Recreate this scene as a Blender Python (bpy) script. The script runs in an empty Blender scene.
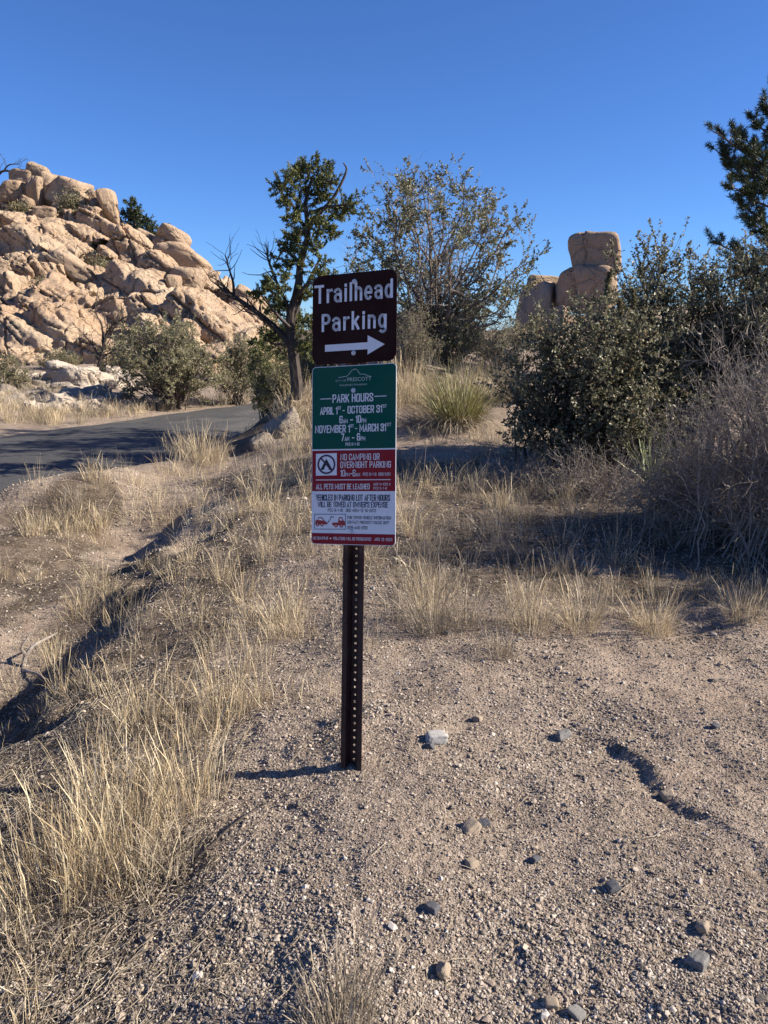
import bpy, bmesh, math
import numpy as np
from mathutils import Vector, Matrix

C = bpy.context.scene
COL = C.collection
R = math.radians
# ------------------------------------------------------------------ camera
CAMZ, PITCH, FPX = 1.5, R(13.5), 770.0
CT, ST = math.cos(PITCH), math.sin(PITCH)
cam = bpy.data.cameras.new('camera')
co = bpy.data.objects.new('camera', cam)
COL.objects.link(co)
co.location = (0, 0, CAMZ)
co.rotation_euler = (R(90) - PITCH, 0, 0)
cam.sensor_fit = 'HORIZONTAL'
cam.sensor_width = 36.0
cam.lens = FPX / 768 * 36.0
cam.clip_start = 0.05
cam.clip_end = 3000
C.camera = co


def ray(px, py):
    u = (np.asarray(px, float) - 384) / FPX
    v = (512 - np.asarray(py, float)) / FPX
    return np.stack([u, CT + v * ST, -ST + v * CT], -1)


def at(px, py, d):
    """world point on the ray of a photo pixel at depth y = d"""
    r = ray(px, py)
    return np.array([0, 0, CAMZ]) + r * (np.asarray(d, float) / r[..., 1])[..., None]


# ------------------------------------------------------------------ noise
def _h(ix, iy, iz, seed):
    h = (ix.astype(np.uint32) * np.uint32(374761393) + iy.astype(np.uint32) * np.uint32(668265263)
         + iz.astype(np.uint32) * np.uint32(2147483647) + np.uint32(seed * 974711 + 12345))
    h = (h ^ (h >> np.uint32(13))) * np.uint32(1274126177)
    h = (h ^ (h >> np.uint32(16))) * np.uint32(2246822519)
    h = h ^ (h >> np.uint32(15))
    return h.astype(np.float64) / 4294967295.0


def vnoise(p, seed=0):
    p = np.asarray(p, float)
    f = np.floor(p)
    i = f.astype(np.int64)
    t = p - f
    t = t * t * t * (t * (t * 6 - 15) + 10)
    r = 0
    for dx in (0, 1):
        wx = t[..., 0] if dx else 1 - t[..., 0]
        for dy in (0, 1):
            wy = t[..., 1] if dy else 1 - t[..., 1]
            for dz in (0, 1):
                wz = t[..., 2] if dz else 1 - t[..., 2]
                r = r + wx * wy * wz * _h(i[..., 0] + dx, i[..., 1] + dy, i[..., 2] + dz, seed)
    return r * 2 - 1


def fbm(p, octv=4, seed=0, gain=0.5):
    a, s, r = 1.0, 1.0, 0
    for o in range(octv):
        r = r + a * vnoise(np.asarray(p) * s + 17.3 * o, seed + o)
        a *= gain
        s *= 2.03
    return r


def ss(a, b, x):
    t = np.clip((np.asarray(x, float) - a) / (b - a), 0, 1)
    return t * t * (3 - 2 * t)


def nrm(v):
    return v / np.maximum(np.linalg.norm(v, axis=-1, keepdims=True), 1e-9)


# ------------------------------------------------------------------ terrain
ROADZ = -0.60
ROADW = 2.55


def plane_hit(px, py, z):
    r = ray(px, py)
    return np.array([0, 0, CAMZ]) + r * ((z - CAMZ) / r[..., 2])[..., None]


_f0, _f1 = plane_hit(0, 437, ROADZ), plane_hit(236, 405.5, ROADZ)
_dir = nrm((_f1 - _f0)[:2])
_nor = np.array([_dir[1], -_dir[0]])          # towards the camera side
ROAD_C = _f0[:2] + _nor * ROADW


def road_uv(x, y):
    dx, dy = x - ROAD_C[0], y - ROAD_C[1]
    s = dx * _dir[0] + dy * _dir[1]
    d = dx * _nor[0] + dy * _nor[1]
    return s, d - 0.0035 * np.clip(s - 6, 0, 80) ** 2 + 0.002 * np.clip(-s - 2, 0, 40) ** 2


RUT = [plane_hit(624, 750, 0)[:2], plane_hit(650, 766, 0)[:2], plane_hit(676, 796, 0)[:2], plane_hit(722, 820, 0)[:2], plane_hit(775, 862, 0)[:2]]
RUT2 = [plane_hit(722, 752, 0)[:2], plane_hit(752, 772, 0)[:2]]


def polydist(x, y, pts):
    best = np.full(np.shape(x), 1e9)
    sgn = np.zeros(np.shape(x))
    for a, b in zip(pts[:-1], pts[1:]):
        ab = b - a
        L2 = ab @ ab
        t = np.clip(((x - a[0]) * ab[0] + (y - a[1]) * ab[1]) / L2, 0, 1)
        ex, ey = x - a[0] - t * ab[0], y - a[1] - t * ab[1]
        d = np.hypot(ex, ey)
        s = np.sign(ab[0] * (y - a[1]) - ab[1] * (x - a[0]))
        m = d < best
        best = np.where(m, d, best)
        sgn = np.where(m, s, sgn)
    return best, sgn


def terrain(x, y, fine=True):
    x = np.asarray(x, float)
    y = np.asarray(y, float)
    p2 = np.stack([x, y, np.zeros_like(x)], -1)
    wob = vnoise(p2 * 0.55 + 3.1, 5) * 0.34 + vnoise(p2 * 1.7, 6) * 0.09
    # right plateau, rising gently behind the sign
    z = 0.05 * ss(3.5, 7, y) + 0.95 * ss(9, 24, y) * ss(-4.0, 1.0, x) + 0.80 * ss(9.5, 13.5, y) * ss(-3.5, -1.5, x) * (1 - ss(17, 26, y)) * (1 - 0.55 * ss(-0.3, 2.5, x))
    z = z + 1.30 * ss(20, 30, y) * ss(0.5, 6.5, x) * (1 - ss(44, 80, y))
    # bank falling to the ditch on the left
    xl = x + wob
    xd = -2.05 - 0.10 * ss(3, 7, y) + 0.35 * ss(8, 13, y)
    w = 1 - ss(12.5, 16.5, y)
    fall = 0.17 * np.clip(-0.12 - x, 0, 1.9)
    cut = (1 - 0.75 * ss(8.0, 11.0, y)) * (0.23 + 0.20 * vnoise(np.stack([x * 0.6, y * 1.1, 0 * x], -1), 14)) * ss(0.52, -0.30, xl - xd + 0.20 * vnoise(p2 * 2.6, 13) + 0.08 * vnoise(p2 * 7.5, 15))
    zl = -fall - cut * (0.55 + 0.45 * ss(2.2, 4.2, y)) + 0.25 * ss(xd - 0.35, xd - 1.2, xl)
    z = z + w * zl + (1 - w) * (-0.5 * ss(-1.6, -3.0, x))
    # left of the ditch the verge meets the road
    s, d = road_uv(x, y)
    ad = np.abs(d)
    near = ss(ROADW + 1.7, ROADW + 0.25, ad)
    z = z * (1 - near) + (ROADZ + 0.02) * near
    on = ss(ROADW + 0.28, ROADW + 0.05, ad)
    z = z * (1 - on) + (ROADZ - 0.03) * on
    far = -d - ROADW
    fr = ss(0.2, 1.5, far)
    z = np.where(far > 0, ROADZ + 0.02 * ss(0.0, 0.4, far) + (0.085 * np.clip(far - 0.2, 0, 9) + 0.62 * ss(0.9, 3.2, far) * ss(1.5, -3.0, s)) * fr, z)
    amp = 1 - on
    z = z + amp * (0.035 * vnoise(p2 * 0.9 + 7, 1) + 0.022 * vnoise(p2 * 2.6, 2))
    z = z * (1 - ss(70, 140, np.hypot(x, y))) - 0.6 * ss(70, 140, np.hypot(x, y))
    if fine:
        q = ss(14, 6, y) * amp
        z = z + q * (0.010 * vnoise(p2 * 7.0, 3) + 0.005 * vnoise(p2 * 19.0, 4) + 0.003 * vnoise(p2 * 45.0, 8))
        for pts, hgt in ((RUT, 0.021), (RUT2, 0.009)):
            dd, sg = polydist(x + 0.02 * vnoise(p2 * 9, 9), y + 0.02 * vnoise(p2 * 9 + 5, 9), pts)
            t = dd * np.where(sg > 0, 1, -1)
            # left side (sg<0) steep
            z = z + hgt * np.where(sg > 0, np.exp(-(t / 0.13) ** 2), np.exp(-(t / 0.022) ** 2)) * np.clip(0.55 + 0.9 * vnoise(p2 * 5, 11), 0, 1.3)
            z = z - 0.5 * hgt * np.where(sg > 0, 0, np.exp(-((dd - 0.05) / 0.04) ** 2))
    return z


def gz(x, y):
    return float(terrain(np.array([x]), np.array([y]))[0])


def ground_hit(px, py):
    """where rays of photo pixels meet the terrain (arrays)"""
    r = ray(px, py)
    ts = np.geomspace(0.9, 90, 95)
    lo = np.full(r.shape[:-1], 0.5)
    hi = np.full(r.shape[:-1], 90.0)
    done = np.zeros(r.shape[:-1], bool)
    prev = 0.5
    for t in ts:
        p = r * (t / r[..., 1:2])
        below = (p[..., 2] + CAMZ) < terrain(p[..., 0], p[..., 1], False)
        new = below & ~done
        lo = np.where(new, prev, lo)
        hi = np.where(new, t, hi)
        done |= below
        prev = t
    for _ in range(14):
        m = (lo + hi) / 2
        p = r * (m / r[..., 1])[..., None]
        below = (p[..., 2] + CAMZ) < terrain(p[..., 0], p[..., 1], False)
        hi = np.where(below, m, hi)
        lo = np.where(below, lo, m)
    p = r * (hi / r[..., 1])[..., None]
    x, y = p[..., 0], p[..., 1]
    return np.stack([x, y, terrain(x, y)], -1)


def gh(px, py):
    return ground_hit(np.array([float(px)]), np.array([float(py)]))[0]


# ------------------------------------------------------------------ mesh building
class MB:
    """collects vertices and faces (grouped by corner count) into one mesh"""

    def __init__(s):
        s.v, s.f, s.n = [], [], 0

    def add(s, v, f, mi=0):
        v = np.asarray(v, float).reshape(-1, 3)
        f = np.asarray(f, np.int64)
        s.v.append(v)
        s.f.append((f + s.n, mi))
        s.n += len(v)

    def mesh(s, name, mats, origin=(0, 0, 0), smooth=False):
        me = bpy.data.meshes.new(name)
        if s.n:
            v = np.concatenate(s.v) - np.asarray(origin, float)
            loops, tot, mis = [], [], []
            for f, mi in s.f:
                loops.append(f.ravel())
                tot.append(np.full(len(f), f.shape[1]))
                mis.append(np.full(len(f), mi))
            loops, tot, mis = np.concatenate(loops), np.concatenate(tot), np.concatenate(mis)
            me.vertices.add(len(v))
            me.vertices.foreach_set('co', v.astype(np.float32).ravel())
            me.loops.add(len(loops))
            me.loops.foreach_set('vertex_index', loops.astype(np.int32))
            me.polygons.add(len(tot))
            st = np.concatenate([[0], np.cumsum(tot)[:-1]])
            me.polygons.foreach_set('loop_start', st.astype(np.int32))
            me.polygons.foreach_set('loop_total', tot.astype(np.int32))
            me.polygons.foreach_set('material_index', mis.astype(np.int32))
            me.polygons.foreach_set('use_smooth', np.full(len(tot), smooth))
            me.update(calc_edges=True)
            me.validate()
        for m in (mats if isinstance(mats, (list, tuple)) else [mats]):
            me.materials.append(m)
        return me

    def build(s, name, mats, parent=None, origin=(0, 0, 0), smooth=False):
        o = bpy.data.objects.new(name, s.mesh(name, mats, origin, smooth))
        COL.objects.link(o)
        if parent is not None:
            o.parent = parent
        else:
            o.location = origin
        return o


def tag(o, label, cat, group=None):
    o['label'] = label
    o['category'] = cat
    if group:
        o['group'] = group
    return o


def thing(name, label, cat, loc=(0, 0, 0), group=None):
    o = bpy.data.objects.new(name, None)
    COL.objects.link(o)
    o.location = tuple(float(a) for a in loc)
    o.empty_display_size = 0.2
    return tag(o, label, cat, group)


def tubes(mb, pts, rad, k=5, mi=0):
    """pts [N,S,3], rad [N,S] -> tapered tubes"""
    N, S, _ = pts.shape
    if N == 0:
        return
    tan = np.empty_like(pts)
    tan[:, 1:-1] = pts[:, 2:] - pts[:, :-2]
    tan[:, 0] = pts[:, 1] - pts[:, 0]
    tan[:, -1] = pts[:, -1] - pts[:, -2]
    tan = nrm(tan)
    ref = np.where(np.abs(tan[:, :1, 2:3]) > 0.8, np.array([1.0, 0, 0]), np.array([0.13, 0.2, 1.0]))
    u = nrm(np.cross(tan, np.broadcast_to(ref, tan.shape)))
    w = np.cross(tan, u)
    a = np.arange(k) / k * 2 * np.pi
    v = pts[:, :, None] + rad[:, :, None, None] * (u[:, :, None] * np.cos(a)[None, None, :, None] + w[:, :, None] * np.sin(a)[None, None, :, None])
    n, sidx, kk = np.meshgrid(np.arange(N), np.arange(S - 1), np.arange(k), indexing='ij')
    b = n * S * k
    k2 = (kk + 1) % k
    f = np.stack([b + sidx * k + kk, b + sidx * k + k2, b + (sidx + 1) * k + k2, b + (sidx + 1) * k + kk], -1).reshape(-1, 4)
    mb.add(v, f, mi)


def catmull(ctrl, S):
    c = np.asarray(ctrl, float)
    c = np.concatenate([[2 * c[0] - c[1]], c, [2 * c[-1] - c[-2]]])
    n = len(c) - 3
    t = np.linspace(0, n - 1e-6, S)
    i = t.astype(int)
    u = (t - i)[:, None]
    p0, p1, p2, p3 = c[i], c[i + 1], c[i + 2], c[i + 3]
    return 0.5 * (2 * p1 + (p2 - p0) * u + (2 * p0 - 5 * p1 + 4 * p2 - p3) * u ** 2 + (3 * p1 - p0 - 3 * p2 + p3) * u ** 3)


def grow(rng, st, d, L, r0, steps=5, wander=0.25, trop=(0, 0, 0.05), taper=0.35):
    N = len(st)
    pts = np.empty((N, steps + 1, 3))
    pts[:, 0] = st
    p, d = st.copy(), nrm(d)
    for i in range(steps):
        d = nrm(d + wander * rng.normal(size=(N, 3)) + np.asarray(trop))
        p = p + d * (L / steps)[:, None]
        pts[:, i + 1] = p
    t = np.linspace(0, 1, steps + 1)
    rad = r0[:, None] * (1 - (1 - taper) * t)[None]
    return pts, rad


def spawn(rng, pts, rad, n, tmin=0.2, tmax=1.0, ang=(45, 15), up=0.0):
    """n child starts on random parents, weighted by their length"""
    N, S, _ = pts.shape
    L = np.linalg.norm(np.diff(pts, axis=1), axis=2).sum(1)
    idx = rng.choice(N, n, p=L / L.sum())
    t = (tmin + (tmax - tmin) * rng.random(n)) * (S - 1)
    i = np.minimum(t.astype(int), S - 2)
    u = (t - i)[:, None]
    a, b = pts[idx, i], pts[idx, i + 1]
    st = a + (b - a) * u
    tg = nrm(b - a)
    r = rad[idx, i] * (1 - u[:, 0]) + rad[idx, i + 1] * u[:, 0]
    perp = nrm(np.cross(tg, rng.normal(size=(n, 3))))
    an = np.radians(rng.normal(ang[0], ang[1], n))[:, None]
    d = tg * np.cos(an) + perp * np.sin(an)
    d[:, 2] += up
    return st, nrm(d), r, L[idx], t / (S - 1)


def leaves(mb, rng, base, axis, L, W, fold=0.15, mi=0):
    """one bent rhombus per leaf"""
    n = len(base)
    if n == 0:
        return
    axis = nrm(axis)
    side = nrm(np.cross(axis, rng.normal(size=(n, 3))))
    nor = np.cross(axis, side)
    L = np.broadcast_to(L, n)[:, None]
    W = np.broadcast_to(W, n)[:, None]
    mid = base + axis * L * 0.5 + nor * L * fold
    v = np.stack([base, mid + side * W * 0.5, base + axis * L, mid - side * W * 0.5], 1)
    f = np.arange(n)[:, None] * 4 + np.arange(4)[None]
    mb.add(v, f, mi)


def leaf_on(rng, pts, n, tmin=0.15):
    N, S, _ = pts.shape
    idx = rng.integers(0, N, n)
    t = (tmin + (1 - tmin) * rng.random(n)) * (S - 1) * 0.999
    i = np.minimum(t.astype(int), S - 2)
    u = (t - i)[:, None]
    a, b = pts[idx, i], pts[idx, i + 1]
    return a + (b - a) * u, nrm(b - a)


# ------------------------------------------------------------------ materials
def new_mat(name):
    m = bpy.data.materials.new(name)
    m.use_nodes = True
    nt = m.node_tree
    for n in list(nt.nodes):
        nt.nodes.remove(n)
    out = nt.nodes.new('ShaderNodeOutputMaterial')
    bs = nt.nodes.new('ShaderNodeBsdfPrincipled')
    nt.links.new(bs.outputs[0], out.inputs[0])
    return m, nt, bs, out


def nd(nt, typ, **kw):
    n = nt.nodes.new(typ)
    for k, v in kw.items():
        if hasattr(n, k):
            setattr(n, k, v)
        else:
            n.inputs[k].default_value = v
    return n


def ramp(nt, fac, stops, interp='LINEAR'):
    n = nt.nodes.new('ShaderNodeValToRGB')
    cr = n.color_ramp
    cr.interpolation = interp
    while len(cr.elements) < len(stops):
        cr.elements.new(0.5)
    for e, (p, c) in zip(cr.elements, stops):
        e.position = p
        e.color = (*c, 1) if len(c) == 3 else c
    nt.links.new(fac, n.inputs[0])
    return n.outputs[0]


def mix(nt, fac, a, b, mode='MIX'):
    n = nt.nodes.new('ShaderNodeMix')
    n.data_type = 'RGBA'
    n.blend_type = mode
    n.clamp_factor = True
    for s, val in ((0, fac), (6, a), (7, b)):
        if hasattr(val, 'is_output'):
            nt.links.new(val, n.inputs[s])
        elif s == 0:
            n.inputs[0].default_value = val
        else:
            n.inputs[s].default_value = (*val, 1)
    return n.outputs[2]


def math_n(nt, op, a, b=None, clamp=False):
    n = nt.nodes.new('ShaderNodeMath')
    n.operation = op
    n.use_clamp = clamp
    for i, val in enumerate((a, b)):
        if val is None:
            continue
        if hasattr(val, 'is_output'):
            nt.links.new(val, n.inputs[i])
        else:
            n.inputs[i].default_value = val
    return n.outputs[0]


def coords(nt, scale=(1, 1, 1), kind='Object'):
    tc = nt.nodes.new('ShaderNodeTexCoord')
    mp = nt.nodes.new('ShaderNodeMapping')
    mp.inputs['Scale'].default_value = scale
    nt.links.new(tc.outputs[kind], mp.inputs[0])
    return mp.outputs[0]


def noise(nt, vec, scale, detail=4, rough=0.55, dist=0.0):
    n = nt.nodes.new('ShaderNodeTexNoise')
    n.inputs['Scale'].default_value = scale
    n.inputs['Detail'].default_value = detail
    n.inputs['Roughness'].default_value = rough
    n.inputs['Distortion'].default_value = dist
    nt.links.new(vec, n.inputs['Vector'])
    return n.outputs[0]


def voro(nt, vec, scale, feat='F1', rnd=1.0):
    n = nt.nodes.new('ShaderNodeTexVoronoi')
    n.feature = feat
    n.inputs['Scale'].default_value = scale
    n.inputs['Randomness'].default_value = rnd
    nt.links.new(vec, n.inputs['Vector'])
    return n


def bump(nt, bs, height, strength, dist, prev=None):
    b = nt.nodes.new('ShaderNodeBump')
    b.inputs['Strength'].default_value = strength
    b.inputs['Distance'].default_value = dist
    nt.links.new(height, b.inputs['Height'])
    if prev is not None:
        nt.links.new(prev, b.inputs['Normal'])
    nt.links.new(b.outputs[0], bs.inputs['Normal'])
    return b.outputs[0]


def island(nt):
    g = nt.nodes.new('ShaderNodeNewGeometry')
    return g.outputs['Random Per Island']


def foliage_mat(name, stops, rough=0.55, trans=0.25, spec=0.4):
    m, nt, bs, out = new_mat(name)
    c = ramp(nt, island(nt), stops)
    nt.links.new(c, bs.inputs['Base Color'])
    bs.inputs['Roughness'].default_value = rough
    bs.inputs['Specular IOR Level'].default_value = spec
    if trans > 0:
        t = nt.nodes.new('ShaderNodeBsdfTranslucent')
        nt.links.new(c, t.inputs[0])
        mx = nt.nodes.new('ShaderNodeMixShader')
        mx.inputs[0].default_value = trans
        nt.links.new(bs.outputs[0], mx.inputs[1])
        nt.links.new(t.outputs[0], mx.inputs[2])
        nt.links.new(mx.outputs[0], out.inputs[0])
    return m


def bark_mat(name, dark, light, scale=30):
    m, nt, bs, out = new_mat(name)
    v = coords(nt, (1, 1, 0.25))
    n = noise(nt, v, scale, 4)
    nt.links.new(ramp(nt, n, [(0.3, dark), (0.7, light)]), bs.inputs['Base Color'])
    bs.inputs['Roughness'].default_value = 0.9
    bump(nt, bs, n, 0.6, 0.02)
    return m


def paint_mat(name, col, rough=0.45, dirt=0.25, spec=0.35):
    m, nt, bs, out = new_mat(name)
    v = coords(nt)
    n = noise(nt, v, 9, 6, 0.65)
    n2 = noise(nt, v, 160, 3, 0.6)
    f = math_n(nt, 'MULTIPLY', ramp(nt, n, [(0.42, (0, 0, 0)), (0.75, (1, 1, 1))]), dirt)
    c = mix(nt, f, col, (0.22, 0.18, 0.15))
    mp = nt.nodes.new('ShaderNodeMapping')
    mp.inputs['Rotation'].default_value = (0.3, 0.5, 0.4)
    mp.inputs['Scale'].default_value = (14, 90, 160)
    nt.links.new(v, mp.inputs[0])
    scr = noise(nt, mp.outputs[0], 1.6, 3, 0.6)
    c = mix(nt, ramp(nt, scr, [(0.66, (0, 0, 0)), (0.74, (dirt * 1.2,) * 3)]), c, (0.42, 0.38, 0.34))
    nt.links.new(c, bs.inputs['Base Color'])
    bs.inputs['Roughness'].default_value = rough
    bs.inputs['Specular IOR Level'].default_value = spec
    nt.links.new(math_n(nt, 'ADD', math_n(nt, 'MULTIPLY', n2, 0.25), rough - 0.1), bs.inputs['Roughness'])
    return m


def granite_mat(name, tan=(0.46, 0.32, 0.21), pale=(0.60, 0.48, 0.36), dark=(0.24, 0.15, 0.10), sc=1.0, stain=1.0):
    m, nt, bs, out = new_mat(name)
    v = coords(nt)
    oi = nt.nodes.new('ShaderNodeObjectInfo')
    off = nt.nodes.new('ShaderNodeVectorMath')
    off.operation = 'ADD'
    nt.links.new(v, off.inputs[0])
    sc3 = nt.nodes.new('ShaderNodeVectorMath')
    sc3.operation = 'SCALE'
    sc3.inputs[0].default_value = (37, 53, 71)
    nt.links.new(oi.outputs['Random'], sc3.inputs['Scale'])
    nt.links.new(sc3.outputs[0], off.inputs[1])
    v = off.outputs[0]
    big = noise(nt, v, 0.35 * sc, 5, 0.6, 0.6)
    med = noise(nt, v, 1.6 * sc, 6, 0.65, 0.4)
    fin = noise(nt, v, 14 * sc, 5, 0.7)
    grain = noise(nt, v, 70 * sc, 2, 0.6)
    c = ramp(nt, big, [(0.36, tan), (0.52, tuple(0.55 * a + 0.45 * b for a, b in zip(tan, pale))), (0.64, pale)])
    c = mix(nt, ramp(nt, med, [(0.52, (0, 0, 0)), (0.72, (0.55 * stain,) * 3)]), c, dark)
    # long weathering streaks running down the faces
    mp = nt.nodes.new('ShaderNodeMapping')
    mp.inputs['Scale'].default_value = (2.2 * sc, 2.2 * sc, 0.35 * sc)
    nt.links.new(v, mp.inputs[0])
    stk = noise(nt, mp.outputs[0], 1.6, 5, 0.6, 0.3)
    c = mix(nt, ramp(nt, stk, [(0.55, (0, 0, 0)), (0.72, (0.6 * stain,) * 3)]), c, (0.17, 0.12, 0.09))
    c = mix(nt, 0.35, c, ramp(nt, fin, [(0.3, (0.2, 0.15, 0.11)), (0.5, (0.46, 0.36, 0.27)), (0.7, (0.68, 0.58, 0.46))]))
    c = mix(nt, 0.18, c, ramp(nt, grain, [(0.35, (0.15, 0.12, 0.1)), (0.65, (0.75, 0.66, 0.56))]))
    nt.links.new(c, bs.inputs['Base Color'])
    bs.inputs['Roughness'].default_value = 0.92
    bs.inputs['Specular IOR Level'].default_value = 0.15
    b1 = bump(nt, bs, med, 0.7, 0.30 / sc)
    b2 = bump(nt, bs, fin, 1.0, 0.08 / sc, b1)
    # fine cracks
    dist = nt.nodes.new('ShaderNodeVectorMath')
    dist.operation = 'ADD'
    nz = nt.nodes.new('ShaderNodeTexNoise')
    nz.inputs['Scale'].default_value = 0.8 * sc
    nz.inputs['Detail'].default_value = 3
    nt.links.new(v, nz.inputs['Vector'])
    nt.links.new(v, dist.inputs[0])
    nt.links.new(nz.outputs['Color'], dist.inputs[1])
    cr = voro(nt, dist.outputs[0], 0.55 * sc, 'DISTANCE_TO_EDGE')
    edge = ramp(nt, cr.outputs['Distance'], [(0.0, (0, 0, 0)), (0.03, (1, 1, 1))])
    bump(nt, bs, edge, 0.6, 0.12 / sc, b2)
    return m


M = {}
M['granite'] = granite_mat('granite', (0.37, 0.212, 0.10), (0.465, 0.34, 0.215), (0.15, 0.08, 0.045), 1.0, 1.7)
M['granite_pale'] = granite_mat('pale_granite', (0.42, 0.36, 0.30), (0.52, 0.47, 0.41), (0.26, 0.20, 0.15), 1.6, 0.6)
M['granite_red'] = granite_mat('red_brown_granite', (0.32, 0.17, 0.082), (0.40, 0.255, 0.145), (0.10, 0.058, 0.036), 1.2, 1.2)
M['straw'] = foliage_mat('dry_straw', [(0, (0.22, 0.15, 0.08)), (0.3, (0.46, 0.355, 0.21)), (0.7, (0.64, 0.53, 0.345)), (0.92, (0.74, 0.65, 0.47)), (1, (0.36, 0.27, 0.17))], 0.6, 0.2, 0.3)
M['straw_grey'] = foliage_mat('grey_straw', [(0, (0.10, 0.08, 0.06)), (0.45, (0.28, 0.23, 0.165)), (1, (0.50, 0.43, 0.33))], 0.7, 0.15, 0.25)
M['beargrass'] = foliage_mat('beargrass_blades', [(0, (0.10, 0.105, 0.035)), (0.45, (0.21, 0.205, 0.075)), (0.75, (0.34, 0.29, 0.13)), (1, (0.44, 0.36, 0.21))], 0.5, 0.2)
M['yucca'] = foliage_mat('yucca_blades', [(0, (0.13, 0.17, 0.07)), (0.6, (0.22, 0.25, 0.11)), (1, (0.36, 0.33, 0.18))], 0.5, 0.15)
M['oak_leaf'] = foliage_mat('scrub_oak_leaves', [(0, (0.07, 0.073, 0.04)), (0.4, (0.15, 0.148, 0.085)), (0.75, (0.235, 0.225, 0.14)), (0.93, (0.36, 0.32, 0.21)), (1, (0.24, 0.14, 0.07))], 0.5, 0.28, 0.4)
M['oak_tree_leaf'] = foliage_mat('grey_oak_leaves', [(0, (0.085, 0.09, 0.042)), (0.5, (0.165, 0.165, 0.085)), (0.85, (0.235, 0.225, 0.125)), (1, (0.33, 0.28, 0.17))], 0.45, 0.25, 0.45)
M['juniper_leaf'] = foliage_mat('juniper_needles', [(0, (0.05, 0.062, 0.018)), (0.5, (0.115, 0.13, 0.042)), (1, (0.21, 0.205, 0.075))], 0.6, 0.15, 0.3)
M['pine_leaf'] = foliage_mat('pine_needles', [(0, (0.018, 0.032, 0.014)), (0.6, (0.042, 0.062, 0.026)), (1, (0.09, 0.105, 0.045))], 0.5, 0.12, 0.4)
M['grey_leaf'] = foliage_mat('dusty_shrub_leaves', [(0, (0.10, 0.098, 0.05)), (0.5, (0.20, 0.19, 0.105)), (1, (0.34, 0.29, 0.18))], 0.6, 0.3, 0.3)
M['dusty_leaf'] = foliage_mat('dusty_olive_leaves', [(0, (0.13, 0.125, 0.065)), (0.5, (0.25, 0.235, 0.135)), (1, (0.42, 0.37, 0.24))], 0.6, 0.35, 0.3)
M['bark'] = bark_mat('grey_brown_bark', (0.06, 0.045, 0.035), (0.20, 0.16, 0.13))
M['bark_dark'] = bark_mat('dark_bark', (0.022, 0.017, 0.014), (0.08, 0.06, 0.05))
M['twig_grey'] = bark_mat('weathered_grey_twigs', (0.12, 0.098, 0.082), (0.33, 0.28, 0.235))
M['deadwood'] = bark_mat('bleached_deadwood', (0.16, 0.13, 0.11), (0.42, 0.37, 0.32), 14)

# ground
m, nt, bs, out = new_mat('gravel_ground')
v = coords(nt)
at1 = nt.nodes.new('ShaderNodeAttribute'); at1.attribute_name = 'litter'
at2 = nt.nodes.new('ShaderNodeAttribute'); at2.attribute_name = 'sand'
big = noise(nt, v, 0.9, 5, 0.6)
med = noise(nt, v, 6, 5, 0.65)
vg = voro(nt, v, 95)
vg2 = voro(nt, v, 240)
grain = ramp(nt, vg.outputs['Color'], [(0.0, (0.05, 0.045, 0.04)), (0.28, (0.155, 0.12, 0.096)), (0.55, (0.30, 0.241, 0.188)), (0.8, (0.39, 0.328, 0.266)), (1.0, (0.58, 0.52, 0.44))])
grain2 = ramp(nt, vg2.outputs['Color'], [(0.0, (0.11, 0.088, 0.07)), (0.5, (0.335, 0.26, 0.207)), (1.0, (0.54, 0.455, 0.38))])
c = mix(nt, ramp(nt, med, [(0.4, (0.25,) * 3), (0.62, (0.75,) * 3)]), grain, grain2)
sandc = mix(nt, 0.25, grain2, (0.40, 0.31, 0.235))
c = mix(nt, at2.outputs['Fac'], c, sandc)
litc = ramp(nt, noise(nt, v, 60, 5, 0.75), [(0.40, (0.030, 0.024, 0.018)), (0.56, (0.095, 0.074, 0.053)), (0.72, (0.30, 0.24, 0.165))])
lf = math_n(nt, 'MULTIPLY', at1.outputs['Fac'], ramp(nt, med, [(0.30, (0.5,) * 3), (0.55, (1, 1, 1))]))
c = mix(nt, lf, c, litc)
c = mix(nt, ramp(nt, big, [(0.45, (0, 0, 0)), (0.7, (0.25,) * 3)]), c, (0.30, 0.235, 0.18))
mot = noise(nt, v, 2.6, 8, 0.75)
c = mix(nt, ramp(nt, mot, [(0.44, (0, 0, 0)), (0.60, (0.55,) * 3)]), c, (0.19, 0.145, 0.11))
nt.links.new(c, bs.inputs['Base Color'])
bs.inputs['Roughness'].default_value = 0.95
bs.inputs['Specular IOR Level'].default_value = 0.1
h = math_n(nt, 'SUBTRACT', 1.0, vg.outputs['Distance'])
b1 = bump(nt, bs, h, 0.8, 0.006)
h2 = math_n(nt, 'SUBTRACT', 1.0, vg2.outputs['Distance'])
b2 = bump(nt, bs, h2, 0.7, 0.003, b1)
b3 = bump(nt, bs, noise(nt, v, 28, 6, 0.7), 0.5, 0.02, b2)
bump(nt, bs, noise(nt, v, 5, 8, 0.75), 0.55, 0.07, b3)
M['ground'] = m

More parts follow.
